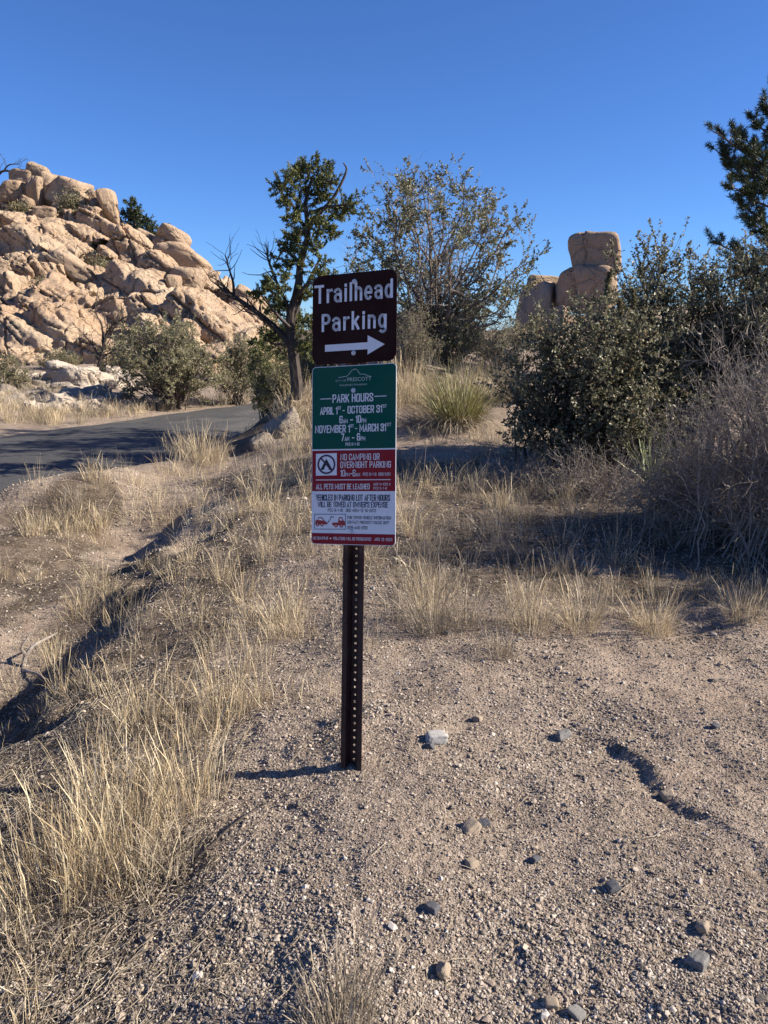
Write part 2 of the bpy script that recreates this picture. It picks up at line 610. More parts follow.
m, nt, bs, out = new_mat('asphalt')
v = coords(nt)
n1 = noise(nt, v, 1.1, 5, 0.6)
vg = voro(nt, v, 110)
c = ramp(nt, vg.outputs['Color'], [(0, (0.024, 0.025, 0.026)), (0.6, (0.044, 0.045, 0.047)), (1, (0.10, 0.097, 0.092))])
c = mix(nt, ramp(nt, n1, [(0.4, (0, 0, 0)), (0.7, (0.5,) * 3)]), c, (0.085, 0.082, 0.08))
nt.links.new(c, bs.inputs['Base Color'])
bs.inputs['Roughness'].default_value = 0.85
bump(nt, bs, vg.outputs['Distance'], 0.6, 0.006)
cw = nt.nodes.new('ShaderNodeVectorMath'); cw.operation = 'ADD'
nz = nt.nodes.new('ShaderNodeTexNoise'); nz.inputs['Scale'].default_value = 1.2; nz.inputs['Detail'].default_value = 4
nt.links.new(v, nz.inputs['Vector']); nt.links.new(v, cw.inputs[0]); nt.links.new(nz.outputs['Color'], cw.inputs[1])
ck = voro(nt, cw.outputs[0], 0.42, 'DISTANCE_TO_EDGE')
c = mix(nt, ramp(nt, ck.outputs['Distance'], [(0.0, (0.8,) * 3), (0.012, (0, 0, 0))]), c, (0.015, 0.015, 0.015))
pt_ = noise(nt, v, 0.5, 6, 0.7)
c = mix(nt, ramp(nt, pt_, [(0.52, (0, 0, 0)), (0.62, (0.5,) * 3)]), c, (0.13, 0.12, 0.105))
nt.links.new(c, bs.inputs['Base Color'])
M['asphalt'] = m

m, nt, bs, out = new_mat('granite_pebbles')
v = coords(nt)
c = ramp(nt, island(nt), [(0.0, (0.035, 0.035, 0.036)), (0.20, (0.09, 0.08, 0.073)), (0.30, (0.19, 0.148, 0.12)), (0.55, (0.305, 0.246, 0.194)), (0.8, (0.40, 0.335, 0.275)), (0.95, (0.47, 0.41, 0.36)), (1.0, (0.60, 0.57, 0.52))])
c = mix(nt, 0.3, c, ramp(nt, noise(nt, v, 300, 2), [(0.35, (0.13, 0.105, 0.08)), (0.65, (0.50, 0.43, 0.34))]))
nt.links.new(c, bs.inputs['Base Color'])
bs.inputs['Roughness'].default_value = 0.9
bs.inputs['Specular IOR Level'].default_value = 0.2
M['pebble'] = m


def stone_mat(name, a, b):
    m, nt, bs, out = new_mat(name)
    v = coords(nt)
    nt.links.new(ramp(nt, noise(nt, v, 60, 5, 0.7), [(0.35, a), (0.65, b)]), bs.inputs['Base Color'])
    bs.inputs['Roughness'].default_value = 0.8
    bump(nt, bs, noise(nt, v, 90, 4, 0.7), 0.5, 0.004)
    return m


M['stone_white'] = stone_mat('white_quartz', (0.20, 0.195, 0.19), (0.52, 0.50, 0.46))
M['stone_dark'] = stone_mat('dark_stone', (0.05, 0.052, 0.06), (0.12, 0.12, 0.13))
M['stone_tan'] = stone_mat('tan_stone', (0.20, 0.155, 0.11), (0.36, 0.29, 0.215))
M['stone_grey'] = stone_mat('grey_stone', (0.11, 0.108, 0.10), (0.25, 0.24, 0.225))

M['brown'] = paint_mat('brown_sign_face', (0.024, 0.0065, 0.005), 0.5, 0.05, 0.08)
M['post'] = paint_mat('brown_post_paint', (0.040, 0.018, 0.014), 0.5, 0.18, 0.2)
M['green'] = paint_mat('green_sign_face', (0.003, 0.075, 0.050), 0.4, 0.06, 0.1)
M['red'] = paint_mat('red_sign_face', (0.25, 0.016, 0.022), 0.4, 0.06, 0.1)
M['white'] = paint_mat('white_sign_face', (0.74, 0.74, 0.75), 0.4, 0.10, 0.1)
M['ink'] = paint_mat('navy_ink', (0.02, 0.022, 0.05), 0.5, 0.02)
M['pale_ink'] = paint_mat('faded_white_print', (0.42, 0.50, 0.46), 0.5, 0.0)
M['car_red'] = paint_mat('red_print', (0.32, 0.035, 0.03), 0.5, 0.0)
m, nt, bs, out = new_mat('zinc_bolt')
bs.inputs['Base Color'].default_value = (0.55, 0.55, 0.56, 1); bs.inputs['Metallic'].default_value = 0.8; bs.inputs['Roughness'].default_value = 0.45
bs.inputs['Metallic'].default_value = 0.0
M['bolt'] = m
m, nt, bs, out = new_mat('aluminium_sheet')
bs.inputs['Base Color'].default_value = (0.5, 0.5, 0.5, 1); bs.inputs['Metallic'].default_value = 0.9; bs.inputs['Roughness'].default_value = 0.5
M['alu'] = m

# ------------------------------------------------------------------ light and sky
SUN_AZ = math.atan2(-0.05, 1.0)   # direction TO the sun in xy: from +x, a touch behind the camera
SUN_EL = R(30)
sd = Vector((math.cos(SUN_EL) * math.cos(SUN_AZ), math.cos(SUN_EL) * math.sin(SUN_AZ), math.sin(SUN_EL)))
sl = bpy.data.lights.new('sun', 'SUN')
sl.energy = 5.0
sl.angle = R(0.53)
sl.color = (1.0, 0.90, 0.755)
so = bpy.data.objects.new('sun', sl)
COL.objects.link(so)
so.rotation_euler = sd.to_track_quat('Z', 'Y').to_euler()
so.location = (20, 0, 30)
w = bpy.data.worlds.new('World')
C.world = w
w.use_nodes = True
nt = w.node_tree
bg = nt.nodes['Background']
sky = nt.nodes.new('ShaderNodeTexSky')
sky.sky_type = 'NISHITA'
sky.sun_disc = False
sky.sun_elevation = SUN_EL
sky.sun_rotation = R(90) - SUN_AZ
sky.altitude = 1600
sky.air_density = 1.0
sky.dust_density = 0.0
sky.ozone_density = 6.0
nt.links.new(mix(nt, 1.0, sky.outputs[0], (0.56, 0.74, 1.02), 'MULTIPLY'), bg.inputs[0])
bg.inputs[1].default_value = 0.070
C.view_settings.view_transform = 'Standard'
C.view_settings.look = 'None'
C.view_settings.exposure = 1.2
C.view_settings.gamma = 1
C.view_settings.use_curve_mapping = False
C.render.engine = 'CYCLES'
C.cycles.max_bounces = 6
C.cycles.transparent_max_bounces = 4
rng = np.random.default_rng(11)


# ------------------------------------------------------------------ ground sheet
def axis_vals(a, b, step, lo, hi, g=1.05):
    mid = np.arange(a, b + step / 2, step)
    up, s = [], step
    x = mid[-1]
    while x < hi:
        s = min(s * g, 25)
        x += s
        up.append(x)
    dn, s = [], step
    x = mid[0]
    while x > lo:
        s = min(s * g, 25)
        x -= s
        dn.append(x)
    return np.concatenate([dn[::-1], mid, up])


# plant bases known to the ground so that litter collects under them
LITTER = [(0.5, 4.5, .7, .5), (1.5, 4.4, .8, .45), (2.3, 5.6, 2.4, 1.1), (-1.05, 1.7, .55, .5), (-1.0, 2.7, .5, .8), (-1.15, 4.2, .6, 1.0), (-0.9, 6.2, .8, 1.4), (2.6, 4.6, 1.5, .55), (1.2, 6.6, 2.2, 1.2), (3.0, 7.2, 2.0, 1.5), (0.7, 4.9, 1.3, .9), (1.9, 5.2, 1.5, .9), (3.3, 5.0, 1.4, 1.0), (-2.0, 3.8, .35, 1.2), (-2.0, 6.0, .35, 2.0), (0.9, 5.8, 1.5, 1.2), (2.4, 6.5, 2.6, 1.8), (4.2, 5.6, 1.8, 1.8), (-1.5, 3.3, 0.9, 1.2), (-1.3, 5.2, 0.9, 1.6), (-3.2, 6.6, 0.9, 2.0),
          (-1.2, 8.5, 1.0, 2.0), (0.3, 8.0, 0.8, 1.3), (0.6, 12.0, 1.5, 1.5), (-1.2, 2.2, .7, .6), (-1.9, 12.0, 1.2, 2.0)]


def litter_mask(x, y):
    r = np.zeros(np.shape(x))
    p = np.stack([x, y, 0 * x], -1)
    for a, b, c, d in LITTER:
        r = np.maximum(r, np.exp(-(((x - a) / c) ** 2 + ((y - b) / d) ** 2)))
    r = r + 0.35 * vnoise(p * 1.6, 21) + 0.2 * vnoise(p * 5, 22)
    return ss(0.38, 0.72, r)


def sand_mask(x, y):
    p = np.stack([x, y, 0 * x], -1)
    a = 0.9 * np.exp(-(((x - 1.3) / 0.7) ** 2 + ((y - 3.0) / 0.7) ** 2))
    b = np.exp(-(((x + 2.3) / 0.5) ** 2 + ((y - 6) / 3.0) ** 2)) + np.exp(-(((x + 3.4) / 0.7) ** 2 + ((y - 6.0) / 0.9) ** 2))
    f = ss(8.0, 9.2, y) * ss(-0.8, 0.3, x)
    return ss(0.25, 0.8, a * 0.9 + b + f + 0.3 * vnoise(p * 2.2, 31) + 0.15 * vnoise(p * 8, 32))


xs = axis_vals(-2.6, 2.8, 0.021, -420, 420)
ys = axis_vals(0.9, 5.4, 0.021, -300, 600)
X, Y = np.meshgrid(xs, ys)
Z = terrain(X, Y)
nx, ny = len(xs), len(ys)
i, j = np.meshgrid(np.arange(nx - 1), np.arange(ny - 1))
b = j * nx + i
mb = MB()
mb.add(np.stack([X, Y, Z], -1), np.stack([b, b + 1, b + 1 + nx, b + nx], -1).reshape(-1, 4))
g = mb.build('ground', M['ground'], smooth=True)
g['kind'] = 'structure'
for nm, fn in (('litter', litter_mask), ('sand', sand_mask)):
    a = g.data.attributes.new(nm, 'FLOAT', 'POINT')
    a.data.foreach_set('value', fn(X, Y).astype(np.float32).ravel())

# ------------------------------------------------------------------ road: a slab with a crown and ragged edges
sv = np.linspace(-40, 46, 420)


def road_xy(s, d):
    dd = d + 0.0035 * np.clip(s - 6, 0, 80) ** 2 - 0.002 * np.clip(-s - 2, 0, 40) ** 2
    return ROAD_C[0] + s * _dir[0] + dd * _nor[0], ROAD_C[1] + s * _dir[1] + dd * _nor[1]


cols = np.linspace(-1, 1, 13)
S, Cc = np.meshgrid(sv, cols, indexing='ij')
e = ROADW + 0.10 * vnoise(np.stack([S * 1.3, np.sign(Cc) * 5, 0 * S], -1), 3) + 0.04 * vnoise(np.stack([S * 5, np.sign(Cc) * 5, 0 * S], -1), 4)
rx, ry = road_xy(S, Cc * e)
rz = ROADZ + 0.035 * (1 - Cc ** 2) + 0.0 * S
top = np.stack([rx, ry, rz], -1)
low = top[:, [0, -1]].copy()
low[..., 2] -= 0.12
V = np.concatenate([low[:, :1], top, low[:, 1:]], 1)
n2 = V.shape[1]
i, j = np.meshgrid(np.arange(n2 - 1), np.arange(len(sv) - 1))
b = j * n2 + i
mb = MB()
mb.add(V, np.stack([b, b + 1, b + 1 + n2, b + n2], -1).reshape(-1, 4))
road = mb.build('road', M['asphalt'])
road['kind'] = 'structure'

# ------------------------------------------------------------------ gravel
bmx = bmesh.new()
bmesh.ops.create_icosphere(bmx, subdivisions=1, radius=1)
ICO_V = np.array([v.co[:] for v in bmx.verts])
ICO_F = np.array([[v.index for v in f.verts] for f in bmx.faces])
bmx.free()
tt = (1 + 5 ** .5) / 2
I12 = nrm(np.array([[-1, tt, 0], [1, tt, 0], [-1, -tt, 0], [1, -tt, 0], [0, -1, tt], [0, 1, tt], [0, -1, -tt], [0, 1, -tt], [tt, 0, -1], [tt, 0, 1], [-tt, 0, -1], [-tt, 0, 1]], float))
F20 = np.array([[0, 11, 5], [0, 5, 1], [0, 1, 7], [0, 7, 10], [0, 10, 11], [1, 5, 9], [5, 11, 4], [11, 10, 2], [10, 7, 6], [7, 1, 8], [3, 9, 4], [3, 4, 2], [3, 2, 6], [3, 6, 8], [3, 8, 9], [4, 9, 5], [2, 4, 11], [6, 2, 10], [8, 6, 7], [9, 8, 1]])


def scatter_pebbles(mb, rng, x, y, size, base_v, base_f, sink=0.25):
    n = len(x)
    z = terrain(x, y)
    v = base_v[None] * (1 + 0.28 * rng.normal(size=(n, len(base_v), 1)))
    v = v * (size[:, None, None] * np.stack([rng.uniform(0.75, 1.4, n), rng.uniform(0.75, 1.2, n), rng.uniform(0.5, 0.95, n)], -1)[:, None])
    a = rng.random(n) * 2 * np.pi
    ca, sa = np.cos(a)[:, None], np.sin(a)[:, None]
    vx, vy = v[..., 0] * ca - v[..., 1] * sa, v[..., 0] * sa + v[..., 1] * ca
    tl = rng.normal(0, 0.4, n)[:, None]
    vz = v[..., 2] + vx * tl * 0.5
    V = np.stack([vx + x[:, None], vy + y[:, None], vz + (z + size * (0.5 - sink))[:, None]], -1)
    F = base_f[None] + (np.arange(n) * len(base_v))[:, None, None]
    mb.add(V, F.reshape(-1, base_f.shape[1]))


mb = MB()
n = 300000
yy = 1.0 / (1 / 1.05 - rng.random(n) * (1 / 1.05 - 1 / 9.5))
xx = (rng.random(n) * 2 - 1) * (0.62 * yy + 0.45)
keep = (rng.random(n) > 0.5 * sand_mask(xx, yy)) & (rng.random(n) > 0.45 * litter_mask(xx, yy))
xx, yy = xx[keep], yy[keep]
p3 = np.stack([xx, yy, 0 * xx], -1)
cl = 1 + 0.25 * vnoise(p3 * 2.5, 41)
sz = np.exp(rng.normal(math.log(0.0023), 0.36, len(xx))) * cl
sz = np.clip(sz, 0.0016, 0.012) * (1 + 0.30 * np.clip(yy - 2, 0, 7))
scatter_pebbles(mb, rng, xx, yy, sz, I12, F20)
# the coarser stones lying loose on top
n = 1500
yy = 1.0 / (1 / 1.1 - rng.random(n) * (1 / 1.1 - 1 / 13.0))
xx = (rng.random(n) * 2 - 1) * (0.62 * yy + 0.45)
keep = rng.random(n) > 0.8 * sand_mask(xx, yy)
xx, yy = xx[keep], yy[keep]
sz = np.clip(np.exp(rng.normal(math.log(0.0058), 0.34, len(xx))), 0.004, 0.016) * np.maximum(1, yy / 5)
scatter_pebbles(mb, rng, xx, yy, sz, ICO_V, ICO_F, 0.2)
gr = mb.build('gravel', M['pebble'])
gr['kind'] = 'stuff'

# ------------------------------------------------------------------ rocks
def ico(sub):
    bm = bmesh.new()
    bmesh.ops.create_icosphere(bm, subdivisions=sub, radius=1)
    v = np.array([q.co[:] for q in bm.verts])
    f = np.array([[q.index for q in p.verts] for p in bm.faces])
    bm.free()
    return v, f


IC4, IC5 = ico(4), ico(5)


def rock_shape(rng, dirs, p=9, cuts=6, rough=0.05, seed=0, boxy=True):
    """rounded block: smooth intersection of planes, worn by noise"""
    n = [np.array(q, float) for q in ((1, 0, 0), (-1, 0, 0), (0, 1, 0), (0, -1, 0), (0, 0, 1), (0, 0, -1))] if boxy else []
    d = [1.0] * len(n)
    for _ in range(cuts):
        q = nrm(rng.normal(size=3))
        n.append(q)
        d.append(rng.uniform(0.95, 1.3))
    n, d = np.array(n), np.array(d)
    n = nrm(n + 0.12 * rng.normal(size=n.shape))
    k = np.clip(dirs @ n.T, 0, None) / d
    r = (k ** p).sum(1) ** (-1 / p)
    v = dirs * r[:, None]
    nz = fbm(v * 1.1 + seed * 7.7, 4, seed)
    cr = np.abs(fbm(v * np.array([0.9, 0.9, 1.5]) + 31 + seed, 2, seed + 50))
    v = v * (1 + rough * nz - 0.07 * np.exp(-(cr / 0.035) ** 2))[:, None]
    return v


PROTO = []
for q in range(15):
    rg = np.random.default_rng(100 + q)
    v = rock_shape(rg, IC5[0], p=[7, 9, 12, 16][q % 4] if q < 12 else (5.0, 5.0, 9)[q - 12], cuts=5 + q % 5 if q < 12 else (2, 3, 3)[q - 12], rough=0.06, seed=q)
    if q >= 12:      # a through-going joint splits these blocks
        gx_ = v[:, 0] + 0.28 + 0.12 * fbm(v * 1.3 + q, 3, 90 + q)
        v = v * (1 - 0.16 * np.exp(-(gx_ / 0.035) ** 2) - 0.04 * (gx_ < 0))[:, None]
    v = v / np.abs(v).max(0)
    mb = MB()
    mb.add(v, IC5[1])
    PROTO.append((mb.mesh('rounded_boulder', M['granite'], smooth=True), v))
PROTO_MAT = {}


def proto_mesh(q, mat):
    if mat is M['granite']:
        return PROTO[q][0]
    if (q, mat.name) not in PROTO_MAT:
        me = PROTO[q][0].copy()
        me.materials.clear()
        me.materials.append(mat)
        PROTO_MAT[(q, mat.name)] = me
    return PROTO_MAT[(q, mat.name)]


def boulder(name, label, c, half, tilt=0.0, yaw=0.0, roll=0.0, q=0, mat=None, group=None, cat='boulder'):
    o = bpy.data.objects.new(name, proto_mesh(q % len(PROTO), mat or M['granite']))
    COL.objects.link(o)
    o.location = tuple(float(a) for a in c)
    o.scale = half
    o.rotation_euler = (Matrix.Rotation(yaw, 3, 'Z') @ Matrix.Rotation(R(tilt), 3, 'Y') @ Matrix.Rotation(roll, 3, 'X')).to_euler()
    tag(o, label, cat, group)
    return o


# hill: crest and foot of the outcrop (photo columns -> depth, height), a real slope 12 m high
HC = np.array([(-420, 130, 44), (-250, 120, 44), (-120, 150, 43), (-40, 190, 42), (0, 192, 42), (22, 190, 42), (40, 186, 42), (62, 197, 42), (85, 200, 41.5), (100, 218, 41), (120, 236, 40.5), (150, 244, 40), (178, 250, 39.5), (205, 284, 38.5), (232, 302, 38), (262, 325, 37), (285, 352, 36), (312, 385, 34)], float)
HB = np.array([(-420, 420, 21), (-120, 408, 24), (0, 388, 26), (60, 392, 26), (130, 402, 27), (180, 408, 28), (225, 408, 29), (262, 400, 31), (285, 398, 31.5), (312, 397, 32)], float)


def hill_pt(px, s, inset=0.0):
    px = np.asarray(px, float)
    s = np.asarray(s, float)
    yc, dc = np.interp(px, HC[:, 0], HC[:, 1]), np.interp(px, HC[:, 0], HC[:, 2])
    yb, db = np.interp(px, HB[:, 0], HB[:, 1]), np.interp(px, HB[:, 0], HB[:, 2])
    # the right end is a steep wall, the left a stepped slope
    e = 1.0 + 0.9 * ss(120, 230, px)
    return at(px, yb + (yc - yb) * s, db + (dc - db) * s ** e + inset)


def hill_at(px, py, inset=0.0):
    """slope point seen at a photo pixel"""
    yc = np.interp(px, HC[:, 0], HC[:, 1])
    yb = np.interp(px, HB[:, 0], HB[:, 1])
    return hill_pt(px, np.clip((yb - py) / (yb - yc), 0, 1), inset)


hm = MB()
pxs = np.linspace(-420, 312, 90)
sv = np.linspace(0, 1, 26)
PX, SV = np.meshgrid(pxs, sv, indexing='ij')
surf = hill_pt(PX, SV, 1.6)
surf[..., 2] -= 0.5
foot = surf[:, :1].copy()
foot[..., 2] -= 3
back = surf[:, -1:].copy()
back[..., 1] += 7
back[..., 2] -= 1.0
back2 = back.copy()
back2[..., 1] += 5
back2[..., 2] = -3
loop = np.concatenate([foot, surf, back, back2], 1)
A, K = loop.shape[:2]
i, j = np.meshgrid(np.arange(A - 1), np.arange(K), indexing='ij')
b = i * K + j
b2 = i * K + (j + 1) % K
hm.add(loop, np.stack([b, b2, b2 + K, b + K], -1).reshape(-1, 4))
hm.f.append((np.arange(K)[None], 0))
hm.f.append(((A - 1) * K + np.arange(K)[None, ::-1], 0))

rk = np.random.default_rng(5)
_cnt = [0]


def hill_block(px, py, wpx, hpx, tilt, inset=0.15, depth=None, p=None, cuts=5):
    """a jointed block of the bedrock: photo size -> metres at its own distance"""
    c = hill_at(px, py, inset)
    k = c[1] / 745.0
    hx, hz = wpx * k / 2, hpx * k / 2
    hy = depth if depth else 0.75 * max(hx, hz) + 0.25
    _cnt[0] += 1
    v = rock_shape(rk, IC4[0], p=p or rk.choice([10, 14, 18, 24]), cuts=cuts, rough=0.035, seed=_cnt[0])
    v = v / np.abs(v).max(0) * np.array([hx, hy, hz]) * 1.06
    t = R(tilt)
    x, z = v[:, 0].copy(), v[:, 2].copy()
    v[:, 0], v[:, 2] = x * math.cos(t) + z * math.sin(t), -x * math.sin(t) + z * math.cos(t)
    a = rk.normal(-0.25, 0.25)
    x, y = v[:, 0].copy(), v[:, 1].copy()
    v[:, 0], v[:, 1] = x * math.cos(a) - y * math.sin(a), x * math.sin(a) + y * math.cos(a)
    hm.add(v + c, IC4[1])


KEY = [(90, 214, 34, 24, 24), (98, 230, 44, 24, 30), (84, 206, 22, 24, 25), (116, 228, 26, 20, 30), (24, 228, 62, 24, 10), (70, 249, 50, 26, 34), (62, 268, 50, 27, 40), (135, 257, 44, 40, 42), (118, 290, 32, 46, 60), (153, 302, 60, 46, 40), (80, 299, 30, 32, 20),
       (109, 306, 24, 32, 70), (64, 336, 58, 62, 48), (33, 309, 55, 22, 12), (11, 325, 24, 40, 80), (15, 274, 34, 46, 75), (38, 278, 22, 44, 78), (204, 336, 84, 62, 40), (219, 360, 30, 76, 78),
       (200, 366, 26, 72, 80), (178, 350, 40, 60, 60), (160, 345, 44, 60, 50), (226, 291, 30, 27, 42), (251, 306, 42, 26, 40), (262, 336, 32, 44, 65), (240, 340, 28, 56, 72), (208, 290, 20, 36, 62), (233, 318, 28, 30, 50),
       (15, 349, 42, 16, 20), (29, 361, 28, 20, 30), (43, 368, 16, 22, 70), (95, 355, 40, 40, 30), (128, 350, 36, 44, 40), (110, 262, 26, 22, 45), (20, 250, 50, 18, 12), (56, 226, 44, 18, 20),
       (88, 236, 40, 18, 32), (128, 228, 26, 16, 30), (0, 366, 30, 20, 15), (-25, 330, 50, 50, 50), (-20, 270, 40, 50, 60), (-30, 225, 50, 30, 20), (278, 356, 24, 36, 70), (192, 312, 34, 30, 45)]
for a in KEY:
    hill_block(*a)
BIGF = [(215, 330, 70, 46, 42), (140, 300, 70, 50, 46), (60, 318, 70, 54, 44), (20, 338, 54, 40, 36), (112, 332, 52, 60, 74), (246, 330, 50, 44, 52), (40, 250, 60, 36, 26), (160, 275, 46, 40, 40), (30, 345, 60, 40, 30), (150, 330, 60, 70, 62), (185, 372, 44, 84, 84), (128, 318, 34, 56, 70), (44, 262, 46, 30, 30), (96, 326, 44, 50, 64), (170, 316, 52, 36, 44), (6, 300, 40, 60, 78), (238, 352, 40, 70, 74), (210, 318, 50, 30, 42), (58, 300, 34, 30, 50), (100, 285, 40, 28, 44)]
for a in BIGF:
    hill_block(*a, inset=0.30, p=20)
for q in range(60):
    px = rk.uniform(-60, 292)
    s = rk.uniform(0.02, 0.97)
    yc, yb = np.interp(px, HC[:, 0], HC[:, 1]), np.interp(px, HB[:, 0], HB[:, 1])
    ww = np.exp(rk.normal(math.log(24), 0.4))
    hill_block(px, yb + (yc - yb) * s, ww, ww * rk.uniform(0.4, 0.85), rk.normal(44, 14) if rk.random() < .75 else rk.normal(78, 8), inset=rk.uniform(0.5, 1.2), cuts=7)
for q in range(70):      # the part of the hill that runs on beyond the frame
    px = rk.uniform(-410, -60)
    s = rk.uniform(0.02, 0.97)
    yc, yb = np.interp(px, HC[:, 0], HC[:, 1]), np.interp(px, HB[:, 0], HB[:, 1])
    ww = np.exp(rk.normal(math.log(55), 0.3))
    hill_block(px, yb + (yc - yb) * s, ww, ww * rk.uniform(0.5, 0.95), rk.normal(42, 16), inset=0.3)
tmp = hm.build('hill_blocks', M['granite'])
md = tmp.modifiers.new('r', 'REMESH')
md.mode = 'VOXEL'
md.voxel_size = 0.06
dg = bpy.context.evaluated_depsgraph_get()
me = bpy.data.meshes.new_from_object(tmp.evaluated_get(dg))
bpy.data.objects.remove(tmp)
nv = len(me.vertices)
cv = np.empty(nv * 3, np.float32)
me.vertices.foreach_get('co', cv)
cv = cv.reshape(-1, 3).astype(float)
nn = np.empty(nv * 3, np.float32)
me.vertices.foreach_get('normal', nn)
nn = nn.reshape(-1, 3)
# weathering: exfoliation ledges along the dip, cracks, pitted surface
ct, st_ = math.cos(R(40)), math.sin(R(40))
q3 = np.stack([(cv[:, 0] * ct - cv[:, 2] * st_) * 0.35, cv[:, 1] * 0.5, (cv[:, 0] * st_ + cv[:, 2] * ct) * 1.1], -1)
warp = fbm(cv * 0.4, 2, 71)
led = np.abs(fbm(q3 + 0.30 * warp[:, None], 2, 72))
led2 = np.abs(fbm(q3 * np.array([1.0, 1.0, 2.6]) + 0.25 * warp[:, None] + 40, 2, 78))
crk = np.abs(fbm(cv * np.array([1.0, 1.0, 0.28]) * 0.62 + 9, 2, 75))
crk2 = np.abs(fbm(cv * np.array([1.5, 1.5, 0.9]) * 0.9 + 29, 2, 79))
msk = ss(-0.5, 0.4, vnoise(cv * 0.25, 80))
dsp = (0.05 * fbm(cv * 1.3, 3, 73) - 0.05 * np.abs(fbm(cv * 3.2, 3, 77)) + 0.025 * fbm(cv * 7.5, 2, 81) - 0.40 * np.exp(-(led / 0.045) ** 2) * (0.3 + 0.7 * msk)
       - 0.16 * np.exp(-(led2 / 0.05) ** 2) - 0.45 * np.exp(-(crk / 0.035) ** 2) * (1.0 - 0.6 * msk) - 0.12 * np.exp(-(crk2 / 0.035) ** 2))
me.vertices.foreach_set('co', (cv + nn * dsp[:, None]).astype(np.float32).ravel())
me.polygons.foreach_set('use_smooth', np.ones(len(me.polygons), bool))
me.materials.clear()
me.materials.append(M['granite'])
me.update()
hill = bpy.data.objects.new('hill', me)
COL.objects.link(hill)
hill['kind'] = 'structure'
print('hill verts', nv)

lm = MB()
for q in range(120):
    px, py = rk.uniform(-70, 138), 0
    py = rk.uniform(374, 412 - 0.03 * max(px, 0))
    g3 = ground_hit(np.array([px]), np.array([py + 2]))[0]
    k = g3[1] / 745.0
    wpx = np.exp(rk.normal(math.log(17), 0.4))
    hx, hz = wpx * k / 2, wpx * k / 2 * rk.uniform(.35, .7)
    v = rock_shape(rk, IC4[0][:], p=rk.choice([12, 18, 24]), cuts=6, rough=0.04, seed=500 + q)
    v = v / np.abs(v).max(0) * np.array([hx, hx * .9, hz])
    t = rk.normal(0.25, 0.25)
    x, z = v[:, 0].copy(), v[:, 2].copy()
    v[:, 0], v[:, 2] = x * math.cos(t) + z * math.sin(t), -x * math.sin(t) + z * math.cos(t)
    lm.add(v + g3 + [0, .2, 0.0], IC4[1])
gx = np.linspace(-14, -5.5, 70)
gy = np.linspace(17, 29, 70)
GX, GY = np.meshgrid(gx, gy)
GZ = terrain(GX, GY, False) - 0.12
tp = np.stack([GX, GY, GZ], -1)
bt = tp.copy()
bt[..., 2] -= 1.2
i, j = np.meshgrid(np.arange(69), np.arange(69))
b = (j * 70 + i).ravel()
n0 = lm.n
lm.add(np.concatenate([tp.reshape(-1, 3), bt.reshape(-1, 3)]), np.concatenate([np.stack([b, b + 1, b + 71, b + 70], -1), np.stack([b, b + 70, b + 71, b + 1], -1) + 4900]))
rim = np.concatenate([np.arange(70), np.arange(1, 70) * 70 + 69, 69 * 70 + np.arange(68, -1, -1), np.arange(68, 0, -1) * 70])
r2 = np.roll(rim, -1)
lm.f.append((np.stack([r2, rim, rim + 4900, r2 + 4900], -1) + n0, 0))
tmp = lm.build('ledge_blocks', M['granite_pale'])
md = tmp.modifiers.new('r', 'REMESH')
md.mode = 'VOXEL'
md.voxel_size = 0.05
dg = bpy.context.evaluated_depsgraph_get()
me = bpy.data.meshes.new_from_object(tmp.evaluated_get(dg))
bpy.data.objects.remove(tmp)
nv = len(me.vertices)
cv = np.empty(nv * 3, np.float32)
me.vertices.foreach_get('co', cv)
nn = np.empty(nv * 3, np.float32)
me.vertices.foreach_get('normal', nn)
cv, nn = cv.reshape(-1, 3).astype(float), nn.reshape(-1, 3)
dsp = 0.05 * fbm(cv * 2.0, 3, 173) - 0.10 * np.exp(-(np.abs(fbm(cv * 1.6, 2, 172)) / 0.06) ** 2) - 0.04 * np.abs(fbm(cv * 6, 2, 175))
me.vertices.foreach_set('co', (cv + nn * dsp[:, None]).astype(np.float32).ravel())
me.materials.clear()
me.materials.append(M['granite_pale'])
me.update()
ledge = bpy.data.objects.new('rock_ledge', me)
COL.objects.link(ledge)
ledge['kind'] = 'structure'

